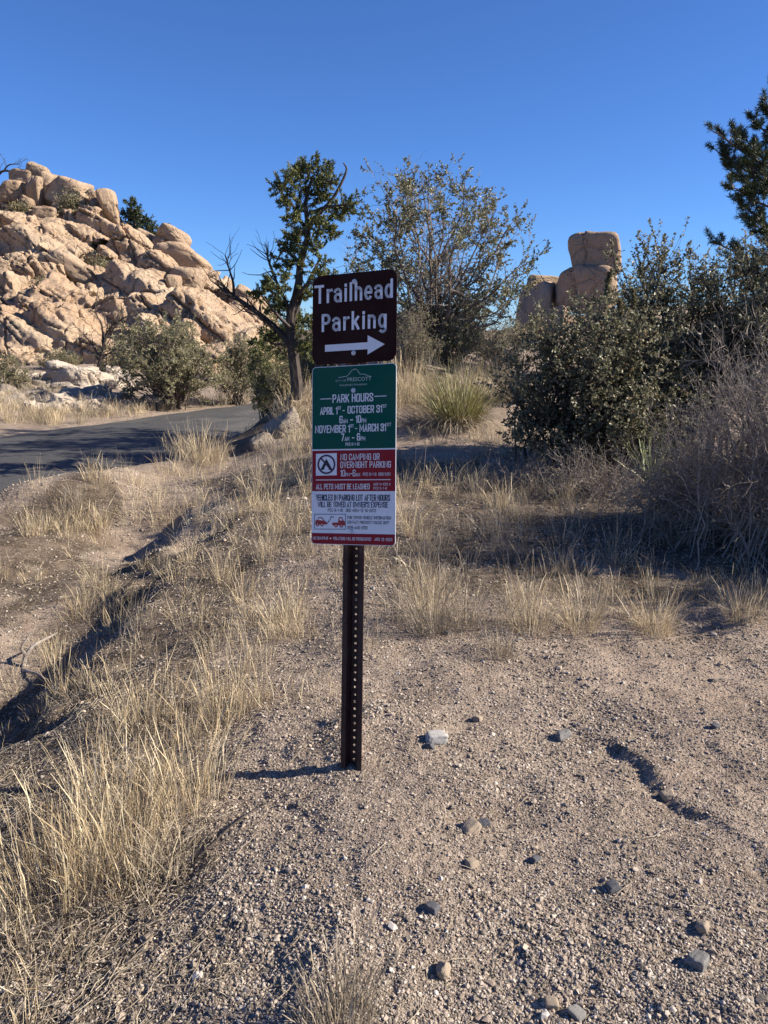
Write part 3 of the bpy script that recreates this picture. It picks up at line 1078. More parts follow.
# boulders that lie loose on the hill: each one a thing
HB_LIST = [  # px, py, w, h, tilt, yaw, proto, inset, label
    (14, 192, 26, 19, -5, .3, 0, -0.3, 'round orange boulder at the left end of the hill crest'),
    (39, 173, 21, 17, 25, .5, 4, 0.3, 'pale egg shaped boulder topping the highest pile on the hill crest'),
    (25, 178, 22, 16, 10, -.4, 1, 0.2, 'cream boulder just left of the topmost boulder on the hill crest'),
    (37, 191, 13, 25, 12, .2, 2, -0.2, 'narrow upright slab wedged beneath the topmost crest boulders'),
    (27, 192, 9, 16, 5, .2, 5, -0.1, 'small shaded block between the round orange boulder and the upright slab'),
    (50, 190, 20, 28, 20, .4, 6, 0.0, 'tall rounded boulder leaning against the ridge block on the crest'),
    (70, 193, 34, 30, 27, .2, 3, 0.1, 'largest tan ridge block with a sloping top on the hill crest'),
    (92, 199, 14, 18, 20, .2, 7, 0.1, 'small block at the right foot of the large ridge block'),
    (110, 206, 16, 34, -5, .3, 8, 0.1, 'upright pillar of tan rock standing alone on the hill crest'),
    (46, 214, 21, 15, 6, .1, 9, -0.5, 'round tan boulder sitting below the crest beside a grey green shrub'),
    (26, 202, 14, 11, 15, .6, 10, -0.3, 'small brown boulder under the round orange crest boulder'),
    (62, 210, 16, 10, 25, .3, 11, -0.3, 'flat stone between the round tan boulder and the crest shrub'),
    (102, 226, 28, 13, 25, .2, 4, -0.2, 'flat pale boulder below the upright pillar'),
    (88, 219, 18, 12, 20, .2, 1, -0.2, 'pale rounded stone right of the crest shrub'),
    (146, 239, 22, 14, 25, .3, 5, 0.2, 'small smooth boulder next to the green hilltop pine'),
    (176, 238, 32, 16, 30, .2, 6, 0.2, 'boulder capping the right shoulder of the hill against the sky'),
    (184, 259, 52, 25, 34, .2, 0, -0.5, 'long overhanging boulder with a dark shadow line under it'),
    (161, 247, 14, 20, 10, .2, 2, 0.0, 'shaded upright block left of the long overhanging boulder'),
    (186, 281, 36, 30, 14, .1, 3, -0.1, 'square brown block beneath the long overhanging boulder'),
    (155, 280, 24, 21, 16, .2, 7, -0.4, 'brown box shaped boulder projecting from the middle of the slope'),
    (175, 287, 13, 26, 8, .1, 8, -0.3, 'slim upright block between two squarish brown blocks'),
    (74, 268, 44, 22, 40, .3, 9, -0.6, 'long tilted slab boulder above the shrub in the hillside gully'),
    (55, 318, 16, 12, 10, .4, 10, -0.6, 'grey boulder below the dusty shrub in the hillside gully'),
    (206, 284, 16, 30, 30, .3, 11, -0.2, 'leaning slab on the right slope next to the square brown block'),
    (252, 303, 38, 22, 38, .2, 4, -0.3, 'smooth boulder on the right slope behind the bare dead limb'),
    (265, 320, 18, 24, 60, .2, 6, -0.3, 'tall boulder at the far right end of the hill'),
]
for (px, py, wp, hp, tilt, yaw, q, inset, lab) in HB_LIST:
    c = hill_at(px, py, inset)
    if py < np.interp(px, HC[:, 0], HC[:, 1]):
        c = at(px, py, np.interp(px, HC[:, 0], HC[:, 2]) + inset)
    k = c[1] / 745.0
    boulder('granite_boulder', lab, c, (wp * k / 2 * 1.04, 0.42 * (wp + hp) * k / 2 + 0.2, hp * k / 2 * 1.04), tilt, yaw * .4, 0.1, q, group='boulders on the rocky hill')

# pale rubble bank between road and hill
RB_LIST = [(8, 402, 26, 9, 'flat white rock at the left edge beside the road grass'), (30, 395, 24, 10, 'low white rock on the roadside bank behind straw coloured grass'), (50, 399, 20, 9, 'whitish slab at the middle of the roadside bank'),
           (36, 383, 16, 8, 'grey brown rock on the bank below the hill'), (40, 390, 9, 7, 'small dark faced rock on the roadside bank'), (72, 396, 26, 13, 'large cream rock of the roadside bank'), (95, 393, 28, 14, 'jagged white rock left of the big roadside shrub'),
           (112, 399, 22, 13, 'white rock at the foot of the big roadside shrub'), (125, 404, 14, 8, 'low pale rock nearest the road edge'), (60, 386, 18, 8, 'pale stone at the foot of the bare dead tree'), (82, 383, 18, 9, 'rounded pale stone behind the jagged white rock'),
           (20, 386, 14, 7, 'thin pale stone on the upper left of the bank'), (4, 390, 14, 8, 'pale stone under the low dark shrub at the left edge'), (104, 385, 14, 9, 'small tan stone between the dead tree and big roadside shrub')]
rb = np.random.default_rng(8)
for n_, (px, py, wp, hp, lab) in enumerate(RB_LIST):
    p = gh(px, py + hp * 0.4)
    k = p[1] / 745.0
    boulder('pale_rock', lab, (p[0], p[1] + 0.2, p[2] + hp * k * 0.16), (wp * k / 2 * 1.2, wp * k / 2 * 0.9, hp * k / 2 * 1.45), rb.normal(0, 10), rb.uniform(-.6, .6), rb.normal(0, .2), n_, M['granite_pale'], 'pale rocks on the roadside bank', 'rock')

# balanced rocks on the right
dB = 31.0
BR = [('balanced_boulder', 'upper brown boulder balanced on another, lit orange along its right side', 594, 255, 53, 42, -4, -0.5, 12, dB, M['granite_red']),
      ('balanced_boulder', 'lower wide brown boulder carrying the balanced one', 586, 292, 64, 47, 3, -0.5, 13, dB, M['granite_red']),
      ('granite_boulder', 'squarish brown boulder left of the balanced pair', 541, 296, 40, 24, 0, -0.3, 2, dB + 1.5, M['granite_red']),
      ('granite_boulder', 'pale cap stone resting on the squarish brown boulder', 542, 281, 30, 12, 4, 0.3, 9, dB + 1.5, M['granite']),
      ('granite_boulder', 'small round boulder at the foot of the balanced pair', 549, 313, 18, 15, 0, 0.4, 0, dB - 1.5, M['granite_red']),
      ('granite_boulder', 'low flat ledge rock under the balanced pair', 586, 317, 76, 17, 3, 0.1, 4, dB - 0.8, M['granite']),
      ('granite_boulder', 'long low tan rock behind the yucca and left of the balanced pair', 512, 336, 46, 22, 8, 0.2, 1, 25.0, M['granite']),
      ('granite_boulder', 'pale pointed rock beside the long low tan rock', 538, 330, 22, 16, 12, 0.3, 7, 26.0, M['granite']),
      ('granite_boulder', 'reddish rock glimpsed through the branches right of the sign', 408, 316, 36, 24, 10, 0.2, 9, 27.0, M['granite_red']),
      ('granite_boulder', 'second reddish rock seen low through the branches of the grey oak', 452, 330, 34, 18, 5, 0.2, 11, 26.5, M['granite_red'])]
for (nm, lab, px, py, wp, hp, tilt, yaw, q, d, mt) in BR:
    c = at(px, py, d)
    k = d / 745.0
    if lab.split()[0] not in ('upper', 'lower', 'pale'):
        zt = c[2] + hp * k / 2                      # these stand on the ground
        zb = gz(c[0], c[1]) - 0.25
        c[2] = (zt + zb) / 2
        hp = max(zt - zb, 0.4) / k
    boulder(nm, lab, c, (wp * k / 2 * 1.0, (wp + hp) * k / 4 * (0.7 if 'balanced' in nm else 1), hp * k / 2 * 1.04), tilt, yaw, 0.05, q, mt)

# grey bank rock by the junipers and a few bedrock stones on the slope below
for (px, py, wp, hp, tilt, q, lab, mt) in [(283, 424, 40, 26, -30, 3, 'grey boulder on the bank below the juniper tree', M['granite_pale']), (262, 440, 26, 15, -25, 6, 'low grey stone on the bank just below the grey boulder', M['granite_pale']),
                                           (300, 402, 30, 20, 0, 9, 'tan boulder beside the juniper trunk behind the sign', M['granite'])]:
    p = gh(px, py + hp * 0.3)
    k = p[1] / 745.0
    boulder('bank_rock', lab, (p[0], p[1], p[2] + hp * k * 0.15), (wp * k / 2, wp * k / 2, hp * k / 2), tilt, 0.3, 0.1, q, mt, None, 'rock')

# single stones that stand out on the gravel
STONES = [(436, 742, 26, 20, 'stone_white', 'white quartz stone with a grey spot lying right of the post foot'), (430, 748, 12, 9, 'stone_dark', 'small dark stone touching the white quartz stone'),
      (563, 738, 22, 9, 'stone_grey', 'flat grey stone on the gravel between the post and the rut'), (470, 832, 22, 12, 'stone_tan', 'pale tan stone on the gravel below the white quartz'),
      (484, 826, 13, 11, 'stone_dark', 'dark round stone touching the pale tan stone'), (471, 866, 14, 12, 'stone_tan', 'small brown pebble in the middle of the gravel'),
      (612, 889, 14, 13, 'stone_dark', 'black round stone on the sandy gravel at right'), (432, 910, 16, 11, 'stone_dark', 'dark oval stone in the lower gravel'),
      (443, 971, 14, 24, 'stone_tan', 'upright oval tan stone near the bottom of the gravel'), (703, 929, 13, 17, 'stone_tan', 'single tan pebble at the lower right of the gravel'),
      (698, 963, 18, 22, 'stone_grey', 'broken grey stone at the lower right of the gravel'), (552, 1007, 15, 13, 'stone_tan', 'tan stone at the bottom edge left of a grey stone'),
      (577, 1017, 18, 14, 'stone_grey', 'grey stone cut by the bottom edge of the picture'), (535, 861, 11, 9, 'stone_dark', 'dark pebble alone on the mid gravel'),
      (715, 728, 10, 8, 'stone_dark', 'dark stone on the sandy patch beyond the rut'), (478, 721, 11, 8, 'stone_tan', 'tan pebble on the gravel below the grass tufts'),
      (716, 626, 10, 10, 'stone_dark', 'dark stone at the edge of the bare grey brush'), (148, 936, 10, 9, 'stone_tan', 'pale pebble in the litter below the golden grass'),
      (447, 633, 10, 7, 'stone_grey', 'grey stone under the grass tufts behind the post'), (668, 797, 16, 12, 'stone_tan', 'clod of packed sand on the lip of the rut')]
sr = np.random.default_rng(77)
for px, py, wp, hp, mt, lab in STONES:
    p = gh(px, py)
    k = math.dist(p, (0, 0, CAMZ)) / 770.0
    o = boulder('stone', lab, (p[0], p[1], p[2] + 0.15 * hp * k), (wp * k * .42, 0.42 * (wp + hp) * k / 2, 0.34 * (wp + hp) * k / 2), sr.normal(0, 12), sr.uniform(-1, 1), 0, int(sr.integers(0, 12)), M[mt], 'single stones on the gravel', 'stone')
# ------------------------------------------------------------------ the sign
PZ = np.array([-0.3315488, -0.06723872, -0.21551991])
yaw, roll, lean = PZ
Ry = np.array([[math.cos(roll), 0, math.sin(roll)], [0, 1, 0], [-math.sin(roll), 0, math.cos(roll)]])
Rx = np.array([[1, 0, 0], [0, math.cos(lean), -math.sin(lean)], [0, math.sin(lean), math.cos(lean)]])
Rz = np.array([[math.cos(yaw), -math.sin(yaw), 0], [math.sin(yaw), math.cos(yaw), 0], [0, 0, 1]])
SR = Rz @ Rx @ Ry
SC = np.array([-0.1012812, 2.72549889, 1.77954984 - 1.6 + CAMZ])
SW = 0.305


def sgn(x, y, n=0.0):
    """sign coordinates: x from left edge, y down from the top edge, n out of the face (metres) -> world"""
    x, y, n = np.broadcast_arrays(np.asarray(x, float), np.asarray(y, float), np.asarray(n, float))
    return SC + np.stack([x - SW / 2, -n, -y], -1) @ SR.T


PR = Rz @ Rx           # the post is not rolled with the plates
foot = gh(352.5, 766)
base0 = foot.copy()
# the post passes behind the plates: its axis meets the back of the plate centre
axis_top = sgn(SW / 2 + 0.004, 0.012, -0.034)
axis_dir = nrm(axis_top - base0)
sign = thing('trailhead_sign', 'brown and green trailhead parking sign on a brown perforated metal post', 'sign', base0)
so_ = base0
# post: U channel with real holes, open side to the viewer
up = axis_dir
px_ = nrm(SR[:, 0] - (SR[:, 0] @ up) * up)
pn_ = np.cross(px_, up)           # out of the face, towards the viewer
if pn_[1] > 0:
    pn_ = -pn_
PL = float(np.linalg.norm(axis_top - base0)) + 0.0
below = 0.35
mb = MB()


def pp(a, n, h):
    a, n, h = np.broadcast_arrays(np.asarray(a, float), np.asarray(n, float), np.asarray(h, float))
    return base0 + a[..., None] * px_ + n[..., None] * pn_ + h[..., None] * up


T = 0.0032
# outline of the channel (outside run then inside run), web handled apart
wb = 0.0145            # half web
outer = [(-0.0385, 0.016), (-0.0385, 0.0128), (-0.0235, 0.0128), (-wb - 0.003, -0.016), (-wb, -0.016)]
inner = [(-0.0385, 0.016), (-0.0215, 0.016), (-wb + 0.001, -0.0128), (-wb, -0.0128)]
for sgnx in (1, -1):
    prof = outer + inner[::-1][:-1]
    prof = [(a * sgnx, n) for a, n in prof]
    K = len(prof)
    v = np.concatenate([pp([a for a, n in prof], [n for a, n in prof], -below), pp([a for a, n in prof], [n for a, n in prof], PL)])
    f = [[q, (q + 1) % K, (q + 1) % K + K, q + K] for q in range(K)]
    mb.add(v, f)
    mb.f.append((np.arange(K)[None] + mb.n - 2 * K, 0))
    mb.f.append((np.arange(K)[None, ::-1] + mb.n - K, 0))
pitch_ = 0.0254
nh = int((PL + below) / pitch_)
hr = 0.0048
ang = np.arange(8) * np.pi / 4
for q in range(nh):
    h0 = -below + q * pitch_
    hc = h0 + pitch_ / 2
    oa = np.array([wb, wb, 0, -wb, -wb, -wb, 0, wb])
    oh = np.array([0, 1, 1, 1, 0, -1, -1, -1]) * pitch_ / 2
    ia, ih = hr * np.cos(ang), hr * np.sin(ang)
    ring = []
    for n in (-0.0128, -0.016):
        ring.append(pp(oa, n, hc + oh))
        ring.append(pp(ia, n, hc + ih))
    v = np.concatenate(ring)
    f = []
    for e in range(8):
        e2 = (e + 1) % 8
        f += [[e, e2, 8 + e2, 8 + e], [16 + e2, 16 + e, 24 + e, 24 + e2], [8 + e, 8 + e2, 24 + e2, 24 + e]]
    mb.add(v, f)
mb.build('post', M['post'], sign, so_)


def rrect(x0, y0, x1, y1, r, k=8):
    pts = []
    for cx, cy, a0 in ((x1 - r, y1 - r, 0), (x0 + r, y1 - r, 90), (x0 + r, y0 + r, 180), (x1 - r, y0 + r, 270)):
        for e in range(k + 1):
            a = R(a0 + 90 * e / k)
            pts.append((cx + r * math.cos(a), cy + r * math.sin(a)))
    return pts


def slab(mb, pts, n0, n1, bend=0.0, mi=0):
    P = np.array(pts)
    K = len(P)
    v = np.concatenate([sgn(P[:, 0], P[:, 1], n0), sgn(P[:, 0], P[:, 1], n1)])
    mb.add(v, [[q, (q + 1) % K, (q + 1) % K + K, q + K] for q in range(K)], mi)
    mb.f.append((np.arange(K)[None] + mb.n - 2 * K, mi))
    mb.f.append((np.arange(K)[None, ::-1] + mb.n - K, mi))


def sgn_build(mb, name, mat, parent):
    return mb.build(name, mat, parent, so_)


_txt = {}


def text_polys(body, off):
    key = (body, off)
    if key not in _txt:
        cu = bpy.data.curves.new('lettering', 'FONT')
        cu.body = body
        cu.offset = off
        cu.size = 1
        cu.resolution_u = 4
        cu.space_character = 1.06
        ob = bpy.data.objects.new('lettering', cu)
        COL.objects.link(ob)
        d = bpy.context.evaluated_depsgraph_get()
        me = bpy.data.meshes.new_from_object(ob.evaluated_get(d))
        v = np.array([q.co[:] for q in me.vertices])
        f = [list(p.vertices) for p in me.polygons]
        bpy.data.objects.remove(ob)
        bpy.data.curves.remove(cu)
        bpy.data.meshes.remove(me)
        _txt[key] = (v, f)
    return _txt[key]


def write(mb, body, x0, y0, x1, y1, n=0.0006, off=0.012, mi=0, skew=0.0):
    v, f = text_polys(body, off)
    lo, hi = v.min(0), v.max(0)
    t = (v - lo) / np.maximum(hi - lo, 1e-6)
    xx = x0 + t[:, 0] * (x1 - x0)
    yy = y1 + t[:, 1] * (y0 - y1)
    W3 = sgn(xx, yy, n)
    base = mb.n
    mb.v.append(W3)
    mb.n += len(W3)
    by = {}
    for p in f:
        by.setdefault(len(p), []).append(p)
    for k, ps in by.items():
        mb.f.append((np.array(ps) + base, mi))


def stroke(mb, pts, wd, n, mi=0):
    for a, b in zip(pts[:-1], pts[1:]):
        a, b = np.array(a), np.array(b)
        d = (b - a) / max(np.linalg.norm(b - a), 1e-9)
        q = np.array([-d[1], d[0]]) * wd / 2
        e = d * wd * 0.3
        P = np.array([a - e + q, b + e + q, b + e - q, a - e - q])
        mb.add(sgn(P[:, 0], P[:, 1], n), [[0, 1, 2, 3]], mi)


def arc(cx, cy, rx, ry, a0, a1, k=12):
    return [(cx + rx * math.cos(R(a0 + (a1 - a0) * t / k)), cy + ry * math.sin(R(a0 + (a1 - a0) * t / k))) for t in range(k + 1)]


UP = {}
_r = 0.13


def _box(x0, x1, y0, y1, q=_r):
    """rounded ring of a condensed capital"""
    return (arc(x1 - q, y1 - q, q, q, 0, 90, 4) + arc(x0 + q, y1 - q, q, q, 90, 180, 4) + arc(x0 + q, y0 + q, q, q, 180, 270, 4) + arc(x1 - q, y0 + q, q, q, 270, 360, 4) + [(x1, y1 - q)])


W_ = 0.40
UP['A'] = [[(0, 0), (W_ / 2, 1), (W_, 0)], [(0.09, .30), (W_ - .09, .30)]]
UP['B'] = [[(0, 0), (0, 1), (.27, 1)] + arc(.27, .87, _r, _r, 90, 0, 4) + [(W_, .66)] + arc(.27, .66, _r, _r, 0, -90, 4) + [(0, .53)], [(.27, .53)] + arc(.27, .40, _r, _r, 90, 0, 4) + [(W_, .13)] + arc(.27, .13, _r, _r, 0, -90, 4) + [(0, 0)]]
UP['C'] = [[(W_, .70), (W_, .87)] + arc(W_ - _r, .87, _r, _r, 0, 90, 4) + arc(_r, .87, _r, _r, 90, 180, 4) + arc(_r, .13, _r, _r, 180, 270, 4) + arc(W_ - _r, .13, _r, _r, 270, 360, 4) + [(W_, .30)]]
UP['D'] = [[(0, 0), (0, 1), (.27, 1)] + arc(.27, .87, _r, _r, 90, 0, 4) + arc(.27, .13, _r, _r, 0, -90, 4) + [(0, 0)]]
UP['E'] = [[(.34, 1), (0, 1), (0, 0), (.34, 0)], [(0, .52), (.29, .52)]]
UP['F'] = [[(.34, 1), (0, 1), (0, 0)], [(0, .52), (.29, .52)]]
UP['G'] = [[(W_, .72), (W_, .87)] + arc(W_ - _r, .87, _r, _r, 0, 90, 4) + arc(_r, .87, _r, _r, 90, 180, 4) + arc(_r, .13, _r, _r, 180, 270, 4) + arc(W_ - _r, .13, _r, _r, 270, 360, 4) + [(W_, .48), (.22, .48)]]
UP['H'] = [[(0, 0), (0, 1)], [(W_, 0), (W_, 1)], [(0, .52), (W_, .52)]]
UP['I'] = [[(0, 0), (0, 1)]]
UP['K'] = [[(0, 0), (0, 1)], [(W_, 1), (.02, .42)], [(.13, .56), (W_, 0)]]
UP['L'] = [[(0, 1), (0, 0), (.33, 0)]]
UP['M'] = [[(0, 0), (0, 1), (.31, .25), (.62, 1), (.62, 0)]]
UP['N'] = [[(0, 0), (0, 1), (.47, 0), (.47, 1)]]
UP['O'] = [_box(0, W_, 0, 1)]
UP['P'] = [[(0, 0), (0, 1), (.27, 1)] + arc(.27, .87, _r, _r, 90, 0, 4) + arc(.27, .58, _r, _r, 0, -90, 4) + [(0, .45)]]
UP['R'] = UP['P'] + [[(.22, .45), (W_, 0)]]
UP['S'] = [[(W_, .74), (W_, .87)] + arc(W_ - _r, .87, _r, _r, 0, 90, 4) + arc(_r, .87, _r, _r, 90, 180, 4) + [(0, .72), (.08, .58), (W_ - .08, .42), (W_, .28)] + arc(W_ - _r, .13, _r, _r, 0, -90, 4) + arc(_r, .13, _r, _r, 270, 180, 4) + [(0, .26)]]
UP['T'] = [[(0, 1), (W_, 1)], [(W_ / 2, 1), (W_ / 2, 0)]]
UP['U'] = [[(0, 1), (0, .13)] + arc(_r, .13, _r, _r, 180, 270, 4) + arc(W_ - _r, .13, _r, _r, 270, 360, 4) + [(W_, 1)]]
UP['V'] = [[(0, 1), (W_ / 2, 0), (W_, 1)]]
UP['W'] = [[(0, 1), (.15, 0), (.30, .8), (.45, 0), (.60, 1)]]
UP['X'] = [[(0, 0), (W_, 1)], [(0, 1), (W_, 0)]]
UP['Y'] = [[(0, 1), (W_ / 2, .45), (W_, 1)], [(W_ / 2, .45), (W_ / 2, 0)]]
UP['0'] = UP['O']
UP['1'] = [[(0, .80), (.14, 1), (.14, 0)]]
UP['2'] = [[(0, .72), (0, .87)] + arc(_r, .87, _r, _r, 180, 90, 4) + arc(W_ - _r, .87, _r, _r, 90, 0, 4) + [(W_, .68), (0, .0), (W_, 0)]]
UP['3'] = [[(0, .74), (0, .87)] + arc(_r, .87, _r, _r, 180, 90, 4) + arc(W_ - _r, .87, _r, _r, 90, 0, 4) + arc(W_ - _r, .66, _r, _r, 0, -90, 4) + [(.14, .53)], [(W_ - _r, .53)] + arc(W_ - _r, .40, _r, _r, 90, 0, 4) + arc(W_ - _r, .13, _r, _r, 0, -90, 4) + arc(_r, .13, _r, _r, 270, 180, 4) + [(0, .26)]]
UP['4'] = [[(.28, 0), (.28, 1), (0, .28), (W_, .28)]]
UP['5'] = [[(.36, 1), (0, 1), (0, .56), (.27, .58)] + arc(.27, .45, _r, _r, 90, 0, 4) + arc(.27, .13, _r, _r, 0, -90, 4) + arc(_r, .13, _r, _r, 270, 180, 4) + [(0, .24)]]
UP['6'] = [[(W_, .80), (W_, .87)] + arc(W_ - _r, .87, _r, _r, 0, 90, 4) + arc(_r, .87, _r, _r, 90, 180, 4) + arc(_r, .13, _r, _r, 180, 270, 4) + arc(W_ - _r, .13, _r, _r, 270, 360, 4) + arc(W_ - _r, .40, _r, _r, 0, 90, 4) + [(0, .53)]]
UP['7'] = [[(0, 1), (W_, 1), (.12, 0)]]
UP['8'] = [_box(0, W_, .52, 1), _box(0, W_, 0, .52)]
UP['9'] = [[(W_, .44), (_r, .44)] + arc(_r, .57, _r, _r, 270, 180, 4) + arc(_r, .87, _r, _r, 180, 90, 4) + arc(W_ - _r, .87, _r, _r, 90, 0, 4) + arc(W_ - _r, .13, _r, _r, 0, -90, 4) + arc(_r, .13, _r, _r, 270, 180, 4) + [(0, .24)]]
UP['-'] = [[(0, .45), (.22, .45)]]
UP["'"] = [[(0, 1), (0, .75)]]
UP['.'] = [[(0, 0), (0, .06)]]


def caps(mb, body, x0, y0, x1, y1, n=0.0006, bold=0.17):
    """condensed capitals drawn as strokes, fitted to a box"""
    h = y1 - y0
    wd = bold * h
    x, items = 0.0, []
    for c_ in body:
        if c_ == ' ':
            x += .30
            continue
        g_ = UP[c_]
        mw = max(a for st in g_ for a, b in st)
        items.append((x, g_))
        x += mw + .23
    k = (x1 - x0 - wd) / max(x - .23, .01) if len(items) > 1 else 0
    for ox, g_ in items:
        if len(items) == 1:
            mw = max(a for st in g_ for a, b in st)
            k = (x1 - x0 - wd) / max(mw, .2)
        for st in g_:
            P = np.array([(x0 + wd / 2 + (ox + a) * k, y1 - wd / 2 - b * (h - wd)) for a, b in st])
            d = np.diff(P, axis=0)
            keep = np.concatenate([[True], np.hypot(d[:, 0], d[:, 1]) > 1e-6])
            P = P[keep]
            m_ = len(P)
            if m_ < 2:
                continue
            d = nrm(np.diff(P, axis=0))
            t = np.concatenate([d[:1], nrm(d[:-1] + d[1:]), d[-1:]])
            nr = np.stack([-t[:, 1], t[:, 0]], -1)
            cs = np.concatenate([[1], np.clip((d[:-1] * t[1:-1]).sum(1), .45, 1), [1]])
            P[0] -= d[0] * wd * .5
            P[-1] += d[-1] * wd * .5
            L_, R_ = P + nr * (wd / 2 / cs)[:, None], P - nr * (wd / 2 / cs)[:, None]
            _cnt[0] = (_cnt[0] + 1) % 9
            nn_ = n + 0.00003 * _cnt[0]
            v = np.concatenate([sgn(L_[:, 0], L_[:, 1], nn_), sgn(R_[:, 0], R_[:, 1], nn_)])
            mb.add(v, [[e, e + 1, m_ + e + 1, m_ + e] for e in range(m_ - 1)])


# --- top plate
mb = MB()
slab(mb, rrect(0, 0, SW, 0.305, 0.032), -0.002, 0.0)
top_plate = sgn_build(mb, 'trailhead_panel', M['brown'], sign)
mb = MB()
slab(mb, rrect(0.0004, 0.0004, SW - 0.0004, 0.3046, 0.032), -0.0034, -0.00215)
sgn_build(mb, 'panel_backing', M['alu'], top_plate)

# big lettering: strokes of a rounded highway face, drawn per glyph (unit cap height 1, baseline 0, y up)
BOWL = arc(0.22, 0.36, 0.20, 0.34, 0, 360, 20)
GL = {
    'T': (0.56, [[(0.0, 0.93), (0.56, 0.93)], [(0.28, 0.93), (0.28, 0.0)]]),
    'P': (0.52, [[(0.07, 0.0), (0.07, 0.93), (0.28, 0.93)] + arc(0.28, 0.69, 0.20, 0.24, 90, -90) + [(0.07, 0.45)]]),
    'r': (0.32, [[(0.06, 0.0), (0.06, 0.72)], [(0.06, 0.50)] + arc(0.26, 0.48, 0.19, 0.20, 165, 85, 6) + [(0.33, 0.69)]]),
    'a': (0.46, [arc(0.20, 0.50, 0.20, 0.20, 160, 20, 8) + [(0.40, 0.45), (0.40, 0.0)], arc(0.21, 0.22, 0.18, 0.20, 60, 320, 12) + [(0.40, 0.16)], [(0.30, 0.40), (0.40, 0.42)]]),
    'i': (0.14, [[(0.07, 0.0), (0.07, 0.70)], [(0.07, 0.86), (0.07, 0.95)]]),
    'l': (0.14, [[(0.07, 0.0), (0.07, 1.0)]]),
    'h': (0.46, [[(0.06, 0.0), (0.06, 1.0)], [(0.06, 0.50)] + arc(0.23, 0.48, 0.17, 0.21, 160, 0, 8) + [(0.40, 0.0)]]),
    'n': (0.46, [[(0.06, 0.0), (0.06, 0.72)], [(0.06, 0.50)] + arc(0.23, 0.48, 0.17, 0.21, 160, 0, 8) + [(0.40, 0.0)]]),
    'e': (0.46, [[(0.04, 0.37), (0.41, 0.37)] + arc(0.22, 0.36, 0.19, 0.34, 2, 315, 18)]),
    'd': (0.48, [arc(0.21, 0.36, 0.18, 0.33, 0, 360, 20), [(0.40, 0.0), (0.40, 1.0)]]),
    'k': (0.46, [[(0.06, 0.0), (0.06, 1.0)], [(0.40, 0.70), (0.09, 0.30)], [(0.19, 0.44), (0.41, 0.0)]]),
    'g': (0.48, [arc(0.21, 0.36, 0.18, 0.33, 0, 360, 20), [(0.40, 0.70), (0.40, -0.10)] + arc(0.23, -0.10, 0.17, 0.16, 0, -140, 8)]),
}


def sign_word(mb, word, x0, x1, ycap, ybase, wd):
    gap = 0.21
    tot = sum(GL[c_][0] for c_ in word) + gap * (len(word) - 1)
    k = (x1 - x0) / tot
    hgt = ybase - ycap
    x = x0
    for c_ in word:
        wdt, sts = GL[c_]
        for st in sts:
            pts = [(x + a * k, ybase - b * hgt) for a, b in st]
            stroke(mb, pts, wd, 0.0006 + 0.00003 * _cnt[0])
            _cnt[0] = (_cnt[0] + 1) % 9
        x += (wdt + gap) * k


mb = MB()
H = 0.305
sign_word(mb, 'Trailhead', 0.040 * SW, 0.955 * SW, 0.112 * H, 0.305 * H, 0.0089)
sgn_build(mb, 'lettering', M['white'], top_plate)
mb = MB()
sign_word(mb, 'Parking', 0.115 * SW, 0.885 * SW, 0.435 * H, 0.625 * H, 0.0089)
sgn_build(mb, 'lettering', M['white'], top_plate)
mb = MB()
ax = [(0.155, 0.782), (0.665, 0.782), (0.665, 0.705), (0.865, 0.815), (0.665, 0.918), (0.665, 0.858), (0.155, 0.858)]
P = np.array([(a * SW, b * H) for a, b in ax])
mb.add(sgn(P[:, 0], P[:, 1], 0.0007), np.zeros((0, 3), int))
mb.f.append((np.array([[0, 1, 5, 6]]), 0))
mb.f.append((np.array([[2, 3, 4]]), 0))
sgn_build(mb, 'arrow', M['white'], top_plate)


def bolt(parent, x, y, r=0.006):
    mb = MB()
    a = np.arange(12) / 12 * 2 * np.pi
    rings = [(1.5 * r, 0.0), (1.5 * r, 0.0014), (r, 0.0015), (0.95 * r, 0.0042), (0.5 * r, 0.0058)]
    v = np.concatenate([sgn(x + q * np.cos(a), y + q * np.sin(a), n + 0.0007) for q, n in rings])
    f = [[e * 12 + t, e * 12 + (t + 1) % 12, (e + 1) * 12 + (t + 1) % 12, (e + 1) * 12 + t] for e in range(len(rings) - 1) for t in range(12)]
    mb.add(v, f)
    mb.f.append((np.arange(12)[None] + 48, 0))
    sgn_build(mb, 'bolt', M['bolt'], parent)


bolt(top_plate, 0.505 * SW, 0.100 * H, 0.0058)
bolt(top_plate, 0.50 * SW, 0.890 * H, 0.0055)

# --- lower plate
Y0, LH = 0.313, 0.610


def Yf(f):
    return Y0 + f * LH


mb = MB()
slab(mb, rrect(0, Y0, SW, Y0 + LH, 0.014), -0.002, 0.0)
low_plate = sgn_build(mb, 'rules_panel', M['white'], sign)


def field(name, f0, f1, mat, r_top=0.0, r_bot=0.0, inset=0.0018):
    mb = MB()
    x0, x1, y0, y1 = inset, SW - inset, Yf(f0), Yf(f1)
    pts = []
    for cx, cy, a0, r in ((x1, y1, 0, r_bot), (x0, y1, 90, r_bot), (x0, y0, 180, r_top), (x1, y0, 270, r_top)):
        if r:
            ccx, ccy = cx + (-r if cx == x1 else r), cy + (-r if cy == y1 else r)
            pts += [(ccx + r * math.cos(R(a0 + 15 * e)), ccy + r * math.sin(R(a0 + 15 * e))) for e in range(7)]
        else:
            pts.append((cx, cy))
    P = np.array(pts)
    mb.add(sgn(P[:, 0], P[:, 1], 0.0005), np.arange(len(P))[None])
    return sgn_build(mb, name, mat, low_plate)


